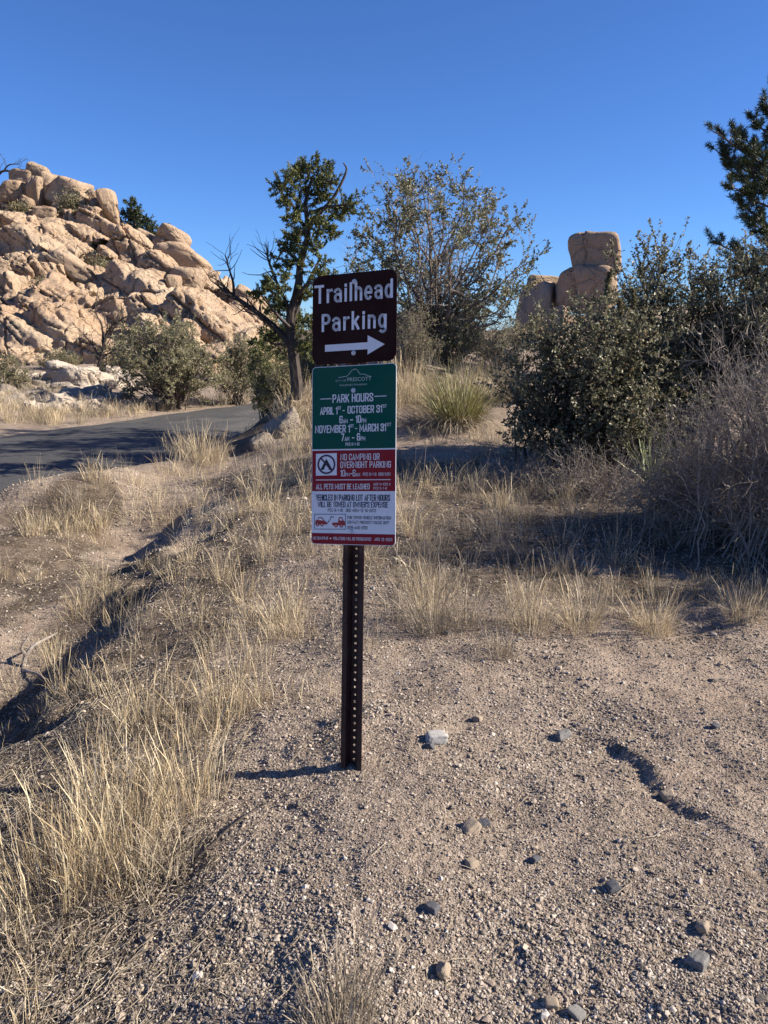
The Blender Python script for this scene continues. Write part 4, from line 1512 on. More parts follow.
field('green_header', 0.0035, 0.464, M['green'], 0.012, 0)
field('red_band', 0.472, 0.700, M['red'])
field('red_strip', 0.937, 0.997, M['red'], 0, 0.012)
mb = MB()
N_ = 0.0010
for body, x0, x1, f0, f1, off in [
    ('PARK HOURS', .25, .735, .158, .205, .016), ('APRIL 1', .10, .312, .228, .270, .016), ('ST', .318, .355, .226, .244, .02), ('-', .372, .398, .247, .253, .03), ('OCTOBER 31', .432, .84, .226, .268, .016), ('ST', .846, .892, .224, .242, .02),
    ('6', .335, .375, .279, .321, .016), ('AM', .380, .435, .297, .321, .03), ('-', .465, .498, .300, .307, .03), ('10', .53, .592, .279, .321, .016), ('PM', .597, .655, .297, .321, .03),
    ('NOVEMBER 1', .04, .462, .330, .373, .016), ('ST', .468, .508, .328, .346, .02), ('-', .522, .548, .349, .355, .03), ('MARCH 31', .575, .885, .328, .371, .016), ('ST', .892, .945, .326, .344, .02),
    ('7', .358, .395, .378, .420, .016), ('AM', .400, .455, .396, .420, .03), ('-', .486, .516, .400, .407, .03), ('6', .545, .583, .378, .420, .016), ('PM', .588, .645, .396, .420, .03),
    ('PCC 9-1-10', .41, .575, .430, .447, .02),
    ('NO CAMPING OR', .35, .812, .492, .528, .014), ('OVERNIGHT PARKING', .35, .945, .535, .571, .014), ('10', .35, .408, .581, .618, .016), ('PM', .412, .462, .598, .618, .03), ('-', .470, .490, .600, .606, .03), ('6', .497, .533, .581, .618, .016), ('AM', .537, .585, .598, .618, .03),
    ('PCC 9-1-9  ORD 5131', .62, .938, .598, .615, .02), ('ALL PETS MUST BE LEASHED', .054, .70, .659, .690, .014),
    ('ARS 11-1012 K', .742, .942, .655, .669, .02), ('PCC 5-1-8', .742, .90, .677, .691, .02),
    ('NO DUMPING', .02, .205, .957, .974, .01), ('VIOLATORS WILL BE PROSECUTED', .265, .72, .957, .974, .01), ('ARS 13-1603', .76, .965, .957, .974, .01)]:
    caps(mb, body, x0 * SW, Yf(f0), x1 * SW, Yf(f1), N_, (.135 if f0 < .46 else .115) if body != '-' else .8)
for x0, x1, f_ in ((.105, .235, .181), (.752, .885, .178), (.054, .94, .637)):
    stroke(mb, [(x0 * SW, Yf(f_)), (x1 * SW, Yf(f_))], 0.0026, N_)
a_ = np.arange(10) / 10 * 2 * np.pi
mb.add(sgn(.235 * SW + .003 * np.cos(a_), Yf(.966) + .003 * np.sin(a_), N_), np.arange(10)[None])
sgn_build(mb, 'white_lettering', M['white'], low_plate)
mb = MB()
stroke(mb, [(x * SW, Yf(f_)) for x, f_ in ((.32, .066), (.37, .062), (.42, .060), (.455, .045), (.475, .030), (.50, .024), (.525, .022), (.55, .030), (.565, .042), (.58, .052), (.61, .052), (.64, .055), (.665, .062), (.71, .068))], 0.0018, N_)
caps(mb, 'CITY OF', .29 * SW, Yf(.078), .415 * SW, Yf(.088), N_, .12)
write(mb, 'PRESCOTT', .428 * SW, Yf(.068), .71 * SW, Yf(.089), N_, .0)
write(mb, "Everybody's Hometown", .34 * SW, Yf(.101), .66 * SW, Yf(.117), N_, .0)
sgn_build(mb, 'city_logo', M['pale_ink'], low_plate)
mb = MB()
for body, x0, x1, f0, f1, off in [
    ('VEHICLES IN PARKING LOT AFTER HOURS', .054, .938, .719, .754, .018), ("WILL BE TOWED AT OWNER'S EXPENSE", .075, .913, .759, .791, .018),
    ('PCC 9-1-10   ORD 4051-12-10-2012', .20, .775, .798, .816, .012), ('FOR TOWED VEHICLE INFORMATION', .438, .95, .838, .856, .02),
    ('CONTACT PRESCOTT POLICE DEPT', .438, .93, .865, .882, .02), ('928-445-3131', .438, .675, .893, .913, .02)]:
    caps(mb, body, x0 * SW, Yf(f0), x1 * SW, Yf(f1), 0.0006, .13 if f1 - f0 > .025 else .12)
bx = [(.037, .831), (.415, .829), (.415, .913), (.037, .915), (.037, .831)]
stroke(mb, [(a * SW, Yf(b)) for a, b in bx], 0.0018, 0.0006)
stroke(mb, [(a * SW, Yf(b)) for a, b in ((.19, .884), (.225, .862), (.245, .842), (.27, .848))], 0.0025, 0.0006)
sgn_build(mb, 'navy_lettering', M['ink'], low_plate)
mb = MB()


def blob(pts, n=0.0008):
    P = np.array([(a * SW, Yf(b)) for a, b in pts])
    mb.add(sgn(P[:, 0], P[:, 1], n), np.arange(len(P))[None])


def disc(x, f_, r, n=0.0011, mbx=None, k=14):
    a = np.arange(k) / k * 2 * np.pi
    (mbx or mb).add(sgn(x * SW + r * np.cos(a), Yf(f_) + r * np.sin(a), n), np.arange(k)[None])


blob([(.048, .876), (.052, .865), (.075, .862), (.093, .847), (.135, .849), (.158, .867), (.186, .874), (.189, .888), (.048, .891)])
for x in (.075, .130):
    disc(x, .889, 0.0062)
sgn_build(mb, 'towed_car_symbol', M['car_red'], low_plate)
mb = MB()
blob([(.255, .893), (.255, .877), (.326, .876), (.328, .860), (.338, .846), (.372, .846), (.386, .864), (.408, .869), (.410, .892)])
for x in (.300, .365):
    disc(x, .894, 0.0062)
sgn_build(mb, 'tow_truck_symbol', M['car_red'], low_plate)
mb = MB()
for pts in ([(.083, .863), (.097, .852), (.130, .854), (.146, .866)], [(.343, .864), (.346, .852), (.368, .852), (.377, .865)]):
    blob(pts, 0.0016)
for x, f_ in ((.075, .889), (.130, .889), (.300, .894), (.365, .894)):
    disc(x, f_, 0.0022, 0.0016)
sgn_build(mb, 'symbol_windows', M['white'], low_plate)
mb = MB()
P = np.array([(a * SW, Yf(b)) for a, b in ((.052, .489), (.306, .487), (.306, .611), (.052, .613))])
mb.add(sgn(P[:, 0], P[:, 1], 0.0008), [[0, 1, 2, 3]])
sym = sgn_build(mb, 'symbol_plate', M['white'], low_plate)
mb = MB()
cx, cy, rr = .18 * SW, Yf(.5495), 0.0335
a = np.arange(33) / 32 * 2 * np.pi
v = np.concatenate([sgn(cx + q * np.cos(a), cy + q * np.sin(a), 0.0014) for q in (rr, rr - 0.0062)])
mb.add(v, [[t, t + 1, 34 + t, 33 + t] for t in range(32)])
stroke(mb, [(cx - .021, cy - .022), (cx + .021, cy + .022)], 0.0058, 0.0015)
sgn_build(mb, 'prohibition_ring', paint_mat('maroon_ring', (0.05, 0.016, 0.05), 0.5, 0.0), sym)
mb = MB()
for pts in ([(-.001, -.019), (.004, -.013), (.020, .014), (.024, .019), (.010, .019), (.001, -.004), (-.010, .019), (-.024, .019), (-.020, .014), (-.004, -.013)],):
    P = np.array([(cx + a, cy + b) for a, b in pts])
    mb.add(sgn(P[:, 0], P[:, 1], 0.0011), np.arange(len(P))[None])
sgn_build(mb, 'tent_symbol', paint_mat('black_print', (0.012, 0.012, 0.014), 0.5, 0.0), sym)
bolt(low_plate, .50 * SW, Yf(.140), 0.0055)
bolt(low_plate, .49 * SW, Yf(.925), 0.0045)


# ------------------------------------------------------------------ woody plants
def finish(root, wood, leaf, bark, leafm, crown='crown', stem='trunk', twigs=None, twigm=None):
    o = root.location
    if wood is not None and wood.n:
        wood.build(stem, bark, root, o)
    if twigs is not None and twigs.n:
        twigs.build('branches', twigm or bark, root, o)
    if leaf is not None and leaf.n:
        leaf.build(crown, leafm, root, o)


def limbs_to(mbw, limbs, S=14, k=7, rng=None, jit=0.0):
    P, Rr = [], []
    for ctrl, r0, r1 in limbs:
        p = catmull(ctrl, S)
        if rng is not None and jit:
            L = np.linalg.norm(p[-1] - p[0])
            tt_ = np.linspace(0, 1, S)[:, None]
            p = p + jit * L * vnoise(p * (3.0 / max(L, .3)) + rng.uniform(0, 99), 3)[:, None] * nrm(rng.normal(size=3))[None] * np.sin(np.pi * tt_ * .9)
        P.append(p)
        Rr.append(np.linspace(r0, r1, S))
    P, Rr = np.array(P), np.array(Rr)
    tubes(mbw, P, Rr, k)
    return P, Rr


def bush(rng, base, center, radii, n_stem, r_stem, n2, l2, n3, l3, n_leaf, leaf, wood, twig, wander=0.12, inner=0.25, leafmb=None, zmin=-0.35, spread=0.12, up2=0.1, fill=0.62, tmin_r=0.0008):
    """many stems from the base fan out to an ellipsoid, then fork twice; leaves on the last twigs"""
    base, center, radii = np.array(base, float), np.array(center, float), np.array(radii, float)
    d = nrm(rng.normal(size=(n_stem * 3, 3)))
    d = d[d[:, 2] > zmin][:n_stem]
    n_stem = len(d)
    tip = center + d * radii * rng.uniform(fill, 0.98, (n_stem, 1))
    lump = 1 + 0.16 * vnoise(d * 2.3 + rng.uniform(0, 50), 3)
    tip = center + (tip - center) * lump[:, None]
    b0 = base + rng.normal(size=(n_stem, 3)) * np.array([spread, spread, 0.0])
    b0[:, 2] = terrain(b0[:, 0], b0[:, 1]) - 0.04
    t = np.linspace(0, 1, 9)[None, :, None]
    mid = (b0 + tip) / 2 + np.array([0, 0, 0.18]) * np.linalg.norm(tip - b0, axis=1)[:, None] + rng.normal(size=(n_stem, 3)) * 0.1 * radii
    p = (1 - t) ** 2 * b0[:, None] + 2 * t * (1 - t) * mid[:, None] + t ** 2 * tip[:, None]
    p = p + 0.03 * radii.mean() * np.sin(np.pi * t) * rng.normal(size=p.shape)
    rad = r_stem * rng.uniform(0.5, 1.0, (n_stem, 1)) * (1 - 0.75 * t[..., 0])
    tubes(wood, p, rad, 5)
    st, d2, r, L, tp = spawn(rng, p, rad, n2, inner, 1.0, (42, 18), up2)
    p2, r2 = grow(rng, st, d2, l2 * rng.uniform(0.5, 1.2, n2), np.minimum(r * 0.7, r_stem * 0.45), 5, wander, (0, 0, 0.04), 0.3)
    tubes(twig, p2, r2, 4)
    st, d3, r, L, tp = spawn(rng, p2, r2, n3, 0.1, 1.0, (45, 18), 0.05)
    p3, r3 = grow(rng, st, d3, l3 * rng.uniform(0.5, 1.3, n3), np.maximum(r * 0.6, tmin_r), 4, wander, (0, 0, 0.03), 0.4)
    tubes(twig, p3, r3, 3)
    if n_leaf and leafmb is not None:
        b, tg = leaf_on(rng, p3, n_leaf, 0.1)
        axx = tg * 0.5 + rng.normal(size=b.shape) * 0.65
        s = rng.uniform(0.7, 1.3, n_leaf)
        leaves(leafmb, rng, b, axx, leaf[0] * s, leaf[1] * s, 0.12)
    return p, p2, p3


def pxp(pts, d):
    """photo pixels (px, py, extra depth) -> points at distance d"""
    return np.array([at(a, b_, d + (c_[0] if c_ else 0.0)) for a, b_, *c_ in pts])


# --- juniper / pinyon behind the sign
r_ = np.random.default_rng(21)
D = 13.0
foot_ = gh(296, 412)
D = foot_[1]
jt = thing('juniper_tree', 'tall open crowned juniper with dead limbs standing just left of the sign', 'tree', foot_)
wood, twig, leaf = MB(), MB(), MB()
b0 = np.array([foot_[0], foot_[1], foot_[2] - 0.1])
trunk = np.concatenate([[b0], pxp([(297, 385), (293, 350), (290, 318), (298, 290), (300, 262), (307, 235), (304, 205), (313, 176)], D)])
limbs = [(trunk, 0.10, 0.02),
         (pxp([(293, 320), (300, 300), (312, 275), (322, 255, .3)], D), 0.045, 0.014),
         (pxp([(303, 235), (318, 215), (335, 196), (346, 172), (343, 163)], D), 0.04, 0.008),
         (pxp([(306, 215), (322, 208, -.3), (345, 205, -.6)], D), 0.03, 0.01),
         (pxp([(299, 262), (285, 250, .4), (276, 262, .7)], D), 0.03, 0.01),
         (pxp([(293, 330), (280, 318, -.3), (262, 296, -.6)], D), 0.035, 0.012),
         (pxp([(304, 226), (292, 205, .5), (281, 190, .8)], D), 0.03, 0.01),
         (pxp([(294, 300), (305, 285, -.5), (318, 286, -.9)], D), 0.03, 0.01),
         (pxp([(294, 345), (306, 335, .4), (322, 325, .6)], D), 0.03, 0.01),
         (pxp([(294, 345), (280, 345, .4), (266, 340, .8)], D), 0.03, 0.01)]
limbs_to(wood, limbs, 16, 7, r_, 0.04)
CL = [(300, 172, 17), (314, 170, 15), (286, 186, 15), (283, 200, 10), (330, 176, 13), (322, 192, 17), (347, 204, 14), (337, 210, 12), (305, 200, 14), (292, 218, 11), (317, 222, 15), (330, 230, 12), (297, 236, 12), (313, 244, 13), (288, 246, 11),
      (283, 262, 13), (297, 262, 12), (276, 288, 12), (266, 284, 11), (258, 294, 9), (285, 278, 9), (318, 262, 12), (323, 280, 12), (306, 290, 12), (280, 306, 12), (268, 304, 10), (300, 320, 12), (318, 322, 14), (284, 332, 12), (270, 338, 13), (258, 345, 11), (305, 345, 12)]


def clump_needles(rng, CL, D, twig, leaf, ntw, nl, L, W, dj=0.35, droop=0.0, lim=1.0):
    for (cx, cy, rp) in CL:
        c = at(cx, cy, D + rng.normal(0, dj))
        rr = rp * D / 745.0 * lim
        n = int(ntw * (rp / 12.0) ** 1.6)
        d = nrm(rng.normal(size=(n, 3)) + np.array([0, 0, 0.35]))
        st = c + rng.normal(size=(n, 3)) * rr * 0.30 - np.array([0, 0, rr * .2])
        p, rad = grow(rng, st, d, rr * rng.uniform(0.45, 0.95, n), np.full(n, 0.006), 4, 0.15, (0, 0, 0.10 - droop), 0.4)
        tubes(twig, p, rad, 3)
        m_ = n * nl
        b, tg = leaf_on(rng, p, m_, 0.2)
        leaves(leaf, rng, b, tg * 0.8 + rng.normal(size=b.shape) * 0.55, L * rng.uniform(.7, 1.3, m_), W, 0.08)


clump_needles(r_, [(a, b_, c_ * (.80 + .3 * ((i_ * 7) % 5) / 4)) for i_, (a, b_, c_) in enumerate(CL)], D, twig, leaf, 26, 36, 0.050, 0.016)
finish(jt, wood, leaf, M['bark_dark'], M['juniper_leaf'], twigs=twig)
# dead limbs
wood = MB()
P, Rr = limbs_to(wood, [(pxp([(291, 345), (277, 329), (256, 312), (235, 297), (219, 287)], D), 0.06, 0.02), (pxp([(234, 297), (233, 282), (229, 268), (225, 255)], D), 0.025, 0.006),
                        (pxp([(258, 313), (248, 300), (241, 296)], D), 0.015, 0.005), (pxp([(292, 318), (280, 285), (270, 262), (266, 244)], D), 0.03, 0.007)], 12, 6, r_, 0.05)
st, d, r, L, tp = spawn(r_, P, Rr, 60, 0.35, 1.0, (55, 18), 0.15)
p2, r2 = grow(r_, st, d, r_.uniform(0.12, 0.5, 60), np.minimum(r * 0.55, 0.012), 5, 0.2, (0, 0, 0.05), 0.3)
tubes(wood, p2, r2, 4)
o = wood.build('dead_branch', M['bark_dark'], jt, jt.location)

# --- grey oak tree behind the sign
r_ = np.random.default_rng(22)
foot_ = at(436, 372, 14.0)
foot_[2] = gz(foot_[0], foot_[1])
ot = thing('oak_tree', 'sparse grey green oak with many thin upright branches right of the sign', 'tree', foot_)
D = 14.0
wood, twig, leaf = MB(), MB(), MB()
tips = [(375, 170), (392, 158), (408, 168), (420, 158), (385, 195), (432, 172), (445, 182), (468, 160), (480, 180), (462, 198), (500, 200), (515, 215), (528, 232), (537, 248), (530, 268), (520, 285), (510, 305), (488, 225), (500, 250), (490, 280), (470, 240), (450, 220), (425, 205),
        (405, 215), (352, 222), (362, 245), (345, 255), (340, 278), (355, 295), (380, 250), (400, 255), (430, 240), (415, 285), (455, 270), (475, 300), (440, 300), (398, 300), (370, 312), (500, 325), (470, 330), (350, 330)]
limbs = []
for (a, b_) in tips:
    e = at(440 + (a - 440) * .93, 262 + (b_ - 262) * .90 + 6, D + r_.normal(0, 0.9))
    s0 = foot_ + np.array([r_.normal(0, .12), r_.normal(0, .12), -0.05])
    m1 = s0 + (e - s0) * 0.35 + np.array([-(e - s0)[0] * 0.12, r_.normal(0, .1), 0.12])
    m2 = s0 + (e - s0) * 0.7 + np.array([r_.normal(0, .08), r_.normal(0, .1), 0.06])
    limbs.append((np.array([s0, m1, m2, e]), 0.032, 0.005))
P, Rr = limbs_to(wood, limbs, 14, 6, r_, 0.15)
st, d, r, L, tp = spawn(r_, P, Rr, 620, 0.30, 1.0, (52, 18), 0.05)
p2, r2 = grow(r_, st, d, r_.uniform(0.25, 0.70, 620), np.minimum(r * 0.6, 0.009), 6, 0.24, (0, 0, 0.05), 0.3)
tubes(twig, p2, r2, 4)
st, d, r, L, tp = spawn(r_, p2, r2, 3000, 0.15, 1.0, (42, 16), 0.06)
p3, r3 = grow(r_, st, d, r_.uniform(0.10, 0.30, 3000), np.maximum(r * 0.6, 0.002), 4, 0.18, (0, 0, 0.03), 0.4)
tubes(twig, p3, r3, 3)
den = vnoise(p3[:, -1] * 1.3, 9) > -0.35
b, tg = leaf_on(r_, p3[den], 36000, 0.1)
leaves(leaf, r_, b, tg * 0.5 + r_.normal(size=b.shape) * 0.6, 0.042 * r_.uniform(.7, 1.3, len(b)), 0.027, 0.12)
finish(ot, wood, leaf, M['bark'], M['oak_tree_leaf'], twigs=twig, twigm=M['twig_grey'])

# --- pine at the right edge
r_ = np.random.default_rng(23)
D = 13.5
foot_ = at(806, 400, D)
foot_[2] = gz(foot_[0], foot_[1])
pt = thing('pine_tree', 'dark long needled pine at the right edge rising above the oak scrub', 'tree', foot_)
wood, twig, leaf = MB(), MB(), MB()
limbs = [(np.concatenate([[foot_ - [0, 0, .1]], pxp([(805, 330), (803, 250), (800, 170), (797, 110), (796, 70)], D)]), 0.13, 0.02)]
PT = [(716, 132, -.4), (718, 152, .3), (733, 187, -.5), (717, 243, 0), (732, 262, .4), (745, 140, .2), (748, 165, -.3), (755, 122, .3), (768, 108, 0), (742, 205, .3), (755, 225, -.4), (748, 270, .2), (765, 190, -.2), (765, 245, .5), (775, 95, .4), (730, 170, .6), (752, 292, -.3), (770, 285, .2),
      (835, 120, 0), (850, 160, .3), (870, 200, -.4), (880, 250, .4), (840, 215, -.9), (825, 90, .5), (860, 300, 0), (780, 140, 1.2), (800, 200, 1.4), (790, 250, -1.2), (810, 150, -1.1), (830, 270, 1.2), (760, 320, -.5)]
TP = []
for (a, b_, dd) in PT:
    e = at(a, b_, D + dd)
    ph = min(330, b_ + r_.uniform(15, 50) + 0.25 * abs(a - 800) * .5)
    s0 = at(800 + (ph - 110) * .02, ph, D)
    limbs.append((np.array([s0, s0 + (e - s0) * .5 + [0, 0, -.06], e]), 0.03, 0.009))
    TP.append((a, b_, dd))
P, Rr = limbs_to(wood, limbs, 14, 6, r_, 0.05)
# tufts of long needles at branch ends and along the outer half
st, d, r, L, tp = spawn(r_, P[1:], Rr[1:], 560, 0.42, 1.0, (50, 20), 0.25)
st = np.concatenate([st, P[1:, -1]])
d = np.concatenate([d, nrm(P[1:, -1] - P[1:, -3])])
n = len(st)
p2, r2 = grow(r_, st, d, r_.uniform(0.12, 0.34, n), np.full(n, .009), 4, 0.15, (0, 0, .1), .6)
tubes(twig, p2, r2, 4)
m_ = n * 120
idx = r_.integers(0, n, m_)
u = r_.uniform(.1, 1, m_)[:, None]
b = p2[idx, 1] * (1 - u) + p2[idx, 4] * u
leaves(leaf, r_, b, nrm(p2[idx, 4] - p2[idx, 3]) * .55 + r_.normal(size=b.shape) * .6, r_.uniform(.06, .11, m_), 0.009, 0.05)
finish(pt, wood, leaf, M['bark_dark'], M['pine_leaf'], twigs=twig)

# --- scrub oaks on the right
OAK = [
    ('dense dark scrub oak in front of the balanced boulders right of the sign', (598, 500), 7.8, (604, 394), (1.0, 0.85, 0.95), 41, 90, 46000),
    ('tall scrub oak with leafy sprigs against the sky between balanced boulders and pine', (672, 490), 8.7, (676, 344), (1.15, .85, 1.06), 42, 90, 46000),
    ('scrub oak at the right edge behind the bare grey brush under the pine', (775, 490), 8.2, (785, 345), (1.2, .9, 1.05), 43, 80, 42000),
    ('low scrub oak beyond the right edge shading the grass tufts on the gravel edge', (1035, 640), 4.7, (1035, 462), (0.8, 0.95, 0.92), 44, 70, 34000)]
for lab, (bx, by), d_, (cx, cy), rad, seed, ns, nl in OAK:
    r_ = np.random.default_rng(seed)
    c = at(cx, cy, d_)
    f_ = np.array([at(bx, by, d_)[0], d_, 0.0])
    f_[2] = gz(f_[0], f_[1])
    t = thing('scrub_oak', lab, 'shrub', f_, 'scrub oaks on the right')
    wood, twig, leaf = MB(), MB(), MB()
    p, p2, p3 = bush(r_, f_, c, rad, ns, 0.022, 900, 0.42, 4200, 0.17, nl, (0.034, 0.020), wood, twig, 0.16, 0.35, leaf, -0.75, 0.25)
    # sprigs that stand out of the outline
    top = p[np.argsort(-p[:, -1, 2])[:3 if seed == 41 else 16]]
    q, rq = grow(r_, top[:, -1], nrm(top[:, -1] - top[:, -4]) + [0, 0, .5], r_.uniform(.15, .48, len(top)), np.full(len(top), .005), 5, .12, (0, 0, .08), .4)
    tubes(twig, q, rq, 4)
    b, tg = leaf_on(r_, q, 800, 0.1)
    leaves(leaf, r_, b, tg * .4 + r_.normal(size=b.shape) * .6, .034 * r_.uniform(.7, 1.3, len(b)), .02, .12)
    finish(t, wood, leaf, M['bark_dark'], M['oak_leaf'], stem='stems', twigs=twig)

# --- bare grey brush
for lab, (bx, by), d_, (cx, cy), rad, seed, k_ in [
    ('large leafless tangle of grey twigs at the right edge before the scrub oak', (758, 612), 4.95, (762, 450), (0.62, 0.6, 0.92), 51, 1.0),
    ('leafless grey brush at the right edge behind the large twig tangle', (830, 590), 5.6, (835, 440), (0.85, 0.75, 1.1), 53, 1.0),
    ('grey leafless brush under the tall scrub oak beside the twig tangle', (685, 590), 5.5, (682, 492), (0.50, 0.5, 0.60), 52, 0.8),
    ('low dark dead brush below the dense scrub oak', (600, 545), 6.7, (596, 508), (0.62, 0.45, 0.44), 54, 0.6),
    ('low dead brush left of the dense scrub oak trunk where the grass begins', (520, 528), 7.2, (524, 502), (0.55, 0.45, 0.34), 55, 0.5)]:
    r_ = np.random.default_rng(seed)
    c = at(cx, cy, d_)
    f_ = np.array([at(bx, by, d_)[0], d_, 0.0])
    f_[2] = gz(f_[0], f_[1])
    t = thing('bare_shrub', lab, 'shrub', f_)
    wood, twig, lf_ = MB(), MB(), MB()
    bush(r_, f_, c, rad, int(120 * k_), 0.0065, int(1100 * k_), 0.34, int(3200 * k_), 0.15, int(1500 * k_), (0.016, 0.009), wood, twig, 0.22, 0.25, lf_, -0.6, 0.22, 0.12, 0.35, tmin_r=0.0017)
    finish(t, wood, lf_, M['twig_grey'], M['straw_grey'], stem='stems', crown='dry_leaves', twigs=twig)

# --- shrubs across the road and round the juniper
SH = [('big_shrub', 'big dusty green shrub with drooping branches beside the far edge of the road', (172, 408), 23.0, (170, 362), (1.45, 1.2, 1.42), 61, 110, 30000, 'dusty_leaf', (0.065, 0.026)),
      ('shrub', 'shrub between the big dusty shrub and the juniper across the road', (238, 404), 25.0, (240, 372), (0.72, .7, 1.0), 62, 40, 8000, 'dusty_leaf', (0.055, .026)),
      ('shrub', 'dark shrub at the left foot of the juniper on the near bank', (268, 418), 12.6, (266, 378), (0.42, .45, .58), 63, 36, 9000, 'juniper_leaf', (0.035, .014)),
      ('shrub', 'dark low shrub on the near bank hanging over the end of the road', (283, 408), 12.0, (279, 396), (0.26, .35, .36), 64, 26, 5000, 'grey_leaf', (0.030, .014)),
      ('shrub', 'low dark shrub at the left edge at the foot of the hill', (8, 388), 25.0, (8, 376), (0.7, .6, .45), 65, 30, 6000, 'grey_leaf', (.05, .024)),
      ('shrub', 'grey brush under the grey oak behind the right side of the sign', (412, 385), 12.6, (415, 345), (0.45, .5, .65), 66, 50, 3500, 'grey_leaf', (.028, .015)),
      ('shrub', 'brown grey brush between the oak tree and the tall scrub oak', (500, 385), 14.5, (497, 352), (0.75, .6, .55), 67, 50, 5000, 'grey_leaf', (.03, .015)),
      ('shrub', 'green brush hiding the foot of the oak tree trunk above the yucca', (452, 372), 13.6, (455, 345), (0.65, .5, .45), 68, 45, 6000, 'oak_tree_leaf', (.034, .018)),
      ('shrub', 'pale brush on the slope between the yucca and the dense scrub oak', (512, 400), 11.8, (508, 385), (0.35, .4, .3), 69, 40, 2200, 'grey_leaf', (.025, .013)),
      ('shrub', 'dark shrub just behind the left edge of the sign', (318, 400), 14.5, (322, 372), (.6, .5, .6), 70, 40, 6000, 'juniper_leaf', (.034, .015)),
      ('shrub', 'far green scrub behind the juniper and the sign', (300, 372), 27.0, (320, 345), (2.0, 1.2, 1.5), 71, 60, 14000, 'juniper_leaf', (.07, .035)),
      ('shrub', 'far scrub seen through the crown of the grey oak', (440, 350), 24.0, (432, 328), (2.3, 1.2, 1.0), 72, 70, 14000, 'oak_tree_leaf', (.06, .034)),
      ('shrub', 'low brush among the pale rocks left of the squarish brown boulder', (522, 352), 19.0, (524, 344), (.7, .6, .35), 73, 40, 4000, 'grey_leaf', (.04, .02)),
      ('shrub', 'dusty bush at the foot of the hill behind the bare dead tree', (118, 384), 27.0, (122, 372), (.9, .7, .6), 74, 40, 7000, 'grey_leaf', (.055, .026)),
      ('shrub', 'low olive bush on the pale roadside ledge at the left', (58, 381), 26.0, (60, 374), (.7, .6, .4), 75, 36, 4500, 'grey_leaf', (.055, .026))]
for nm, lab, (bx, by), d_, (cx, cy), rad, seed, ns, nl, lm, lsz in SH:
    r_ = np.random.default_rng(seed)
    if seed in (61, 62, 65):
        d_ = gh(bx, by)[1]
    c = at(cx, cy, d_)
    f_ = np.array([at(bx, by, d_)[0], d_, 0.0])
    f_[2] = gz(f_[0], f_[1])
    c[2] = max(c[2], f_[2] + rad[2] * 0.55)
    t = thing('shrub', lab, 'shrub', f_)
    wood, twig, leaf = MB(), MB(), MB()
    s_ = max(rad)
    bush(r_, f_, c, rad, ns, 0.02 * s_, 420, 0.42 * s_ * .8, 1500, 0.2 * s_ * .9, nl, lsz, wood, twig, 0.2, 0.3, leaf, -0.6, 0.10 * s_, -0.05 if seed == 61 else .1)
    finish(t, wood, leaf, M['bark'], M[lm], stem='stems', twigs=twig, twigm=M['twig_grey'])


# --- bare dead trees
def dead_tree(lab, limbs, seed, nt_, L, base, mat='bark_dark', cat='tree'):
    r_ = np.random.default_rng(seed)
    t = thing('dead_tree', lab, cat, base)
    w_, tw = MB(), MB()
    P, Rr = limbs_to(w_, limbs, 14, 6, r_, 0.06)
    st, d, r, LL, tp = spawn(r_, P, Rr, nt_, 0.3, 1.0, (45, 15), .1)
    p2, r2 = grow(r_, st, d, r_.uniform(.3, 1, nt_) * L, np.minimum(r * .6, .02), 6, .18, (0, 0, .04), .3)
    tubes(tw, p2, r2, 4)
    st, d, r, LL, tp = spawn(r_, p2, r2, nt_ * 4, 0.2, 1.0, (45, 15), .05)
    p3, r3 = grow(r_, st, d, r_.uniform(.3, 1, nt_ * 4) * L * .4, np.maximum(r * .6, .006), 4, .2, (0, 0, .02), .4)
    tubes(tw, p3, r3, 3)
    finish(t, w_, None, M[mat], None, twigs=tw)
    return t


d_ = 24.5
f_ = np.array([at(95, 384, d_)[0], d_, 0])
f_[2] = gz(f_[0], d_) - .05
dead_tree('small bare dead tree in front of the hill left of the big roadside shrub',
          [(np.concatenate([[f_], pxp([(99, 365), (104, 342), (112, 326), (130, 315)], d_)]), .07, .012), (pxp([(101, 358), (92, 345), (83, 332)], d_), .035, .01), (pxp([(103, 346), (102, 330), (97, 308), (98, 285)], d_), .035, .008),
           (pxp([(101, 360), (115, 348), (128, 340)], d_), .03, .008), (pxp([(106, 338), (118, 322), (122, 306)], d_), .025, .007)], 81, 60, .9, f_)
d_ = 42.5
f_ = at(-12, 188, d_)
dead_tree('leafless snag reaching in from the left edge on the hill crest',
          [(np.array([f_, at(-4, 176, d_), at(6, 170, d_), at(19, 176, d_)]), .09, .03), (pxp([(3, 172), (9, 165), (20, 164)], d_), .05, .015), (pxp([(-4, 176), (-12, 165), (-20, 158)], d_), .05, .015)], 82, 14, 1.0, f_)

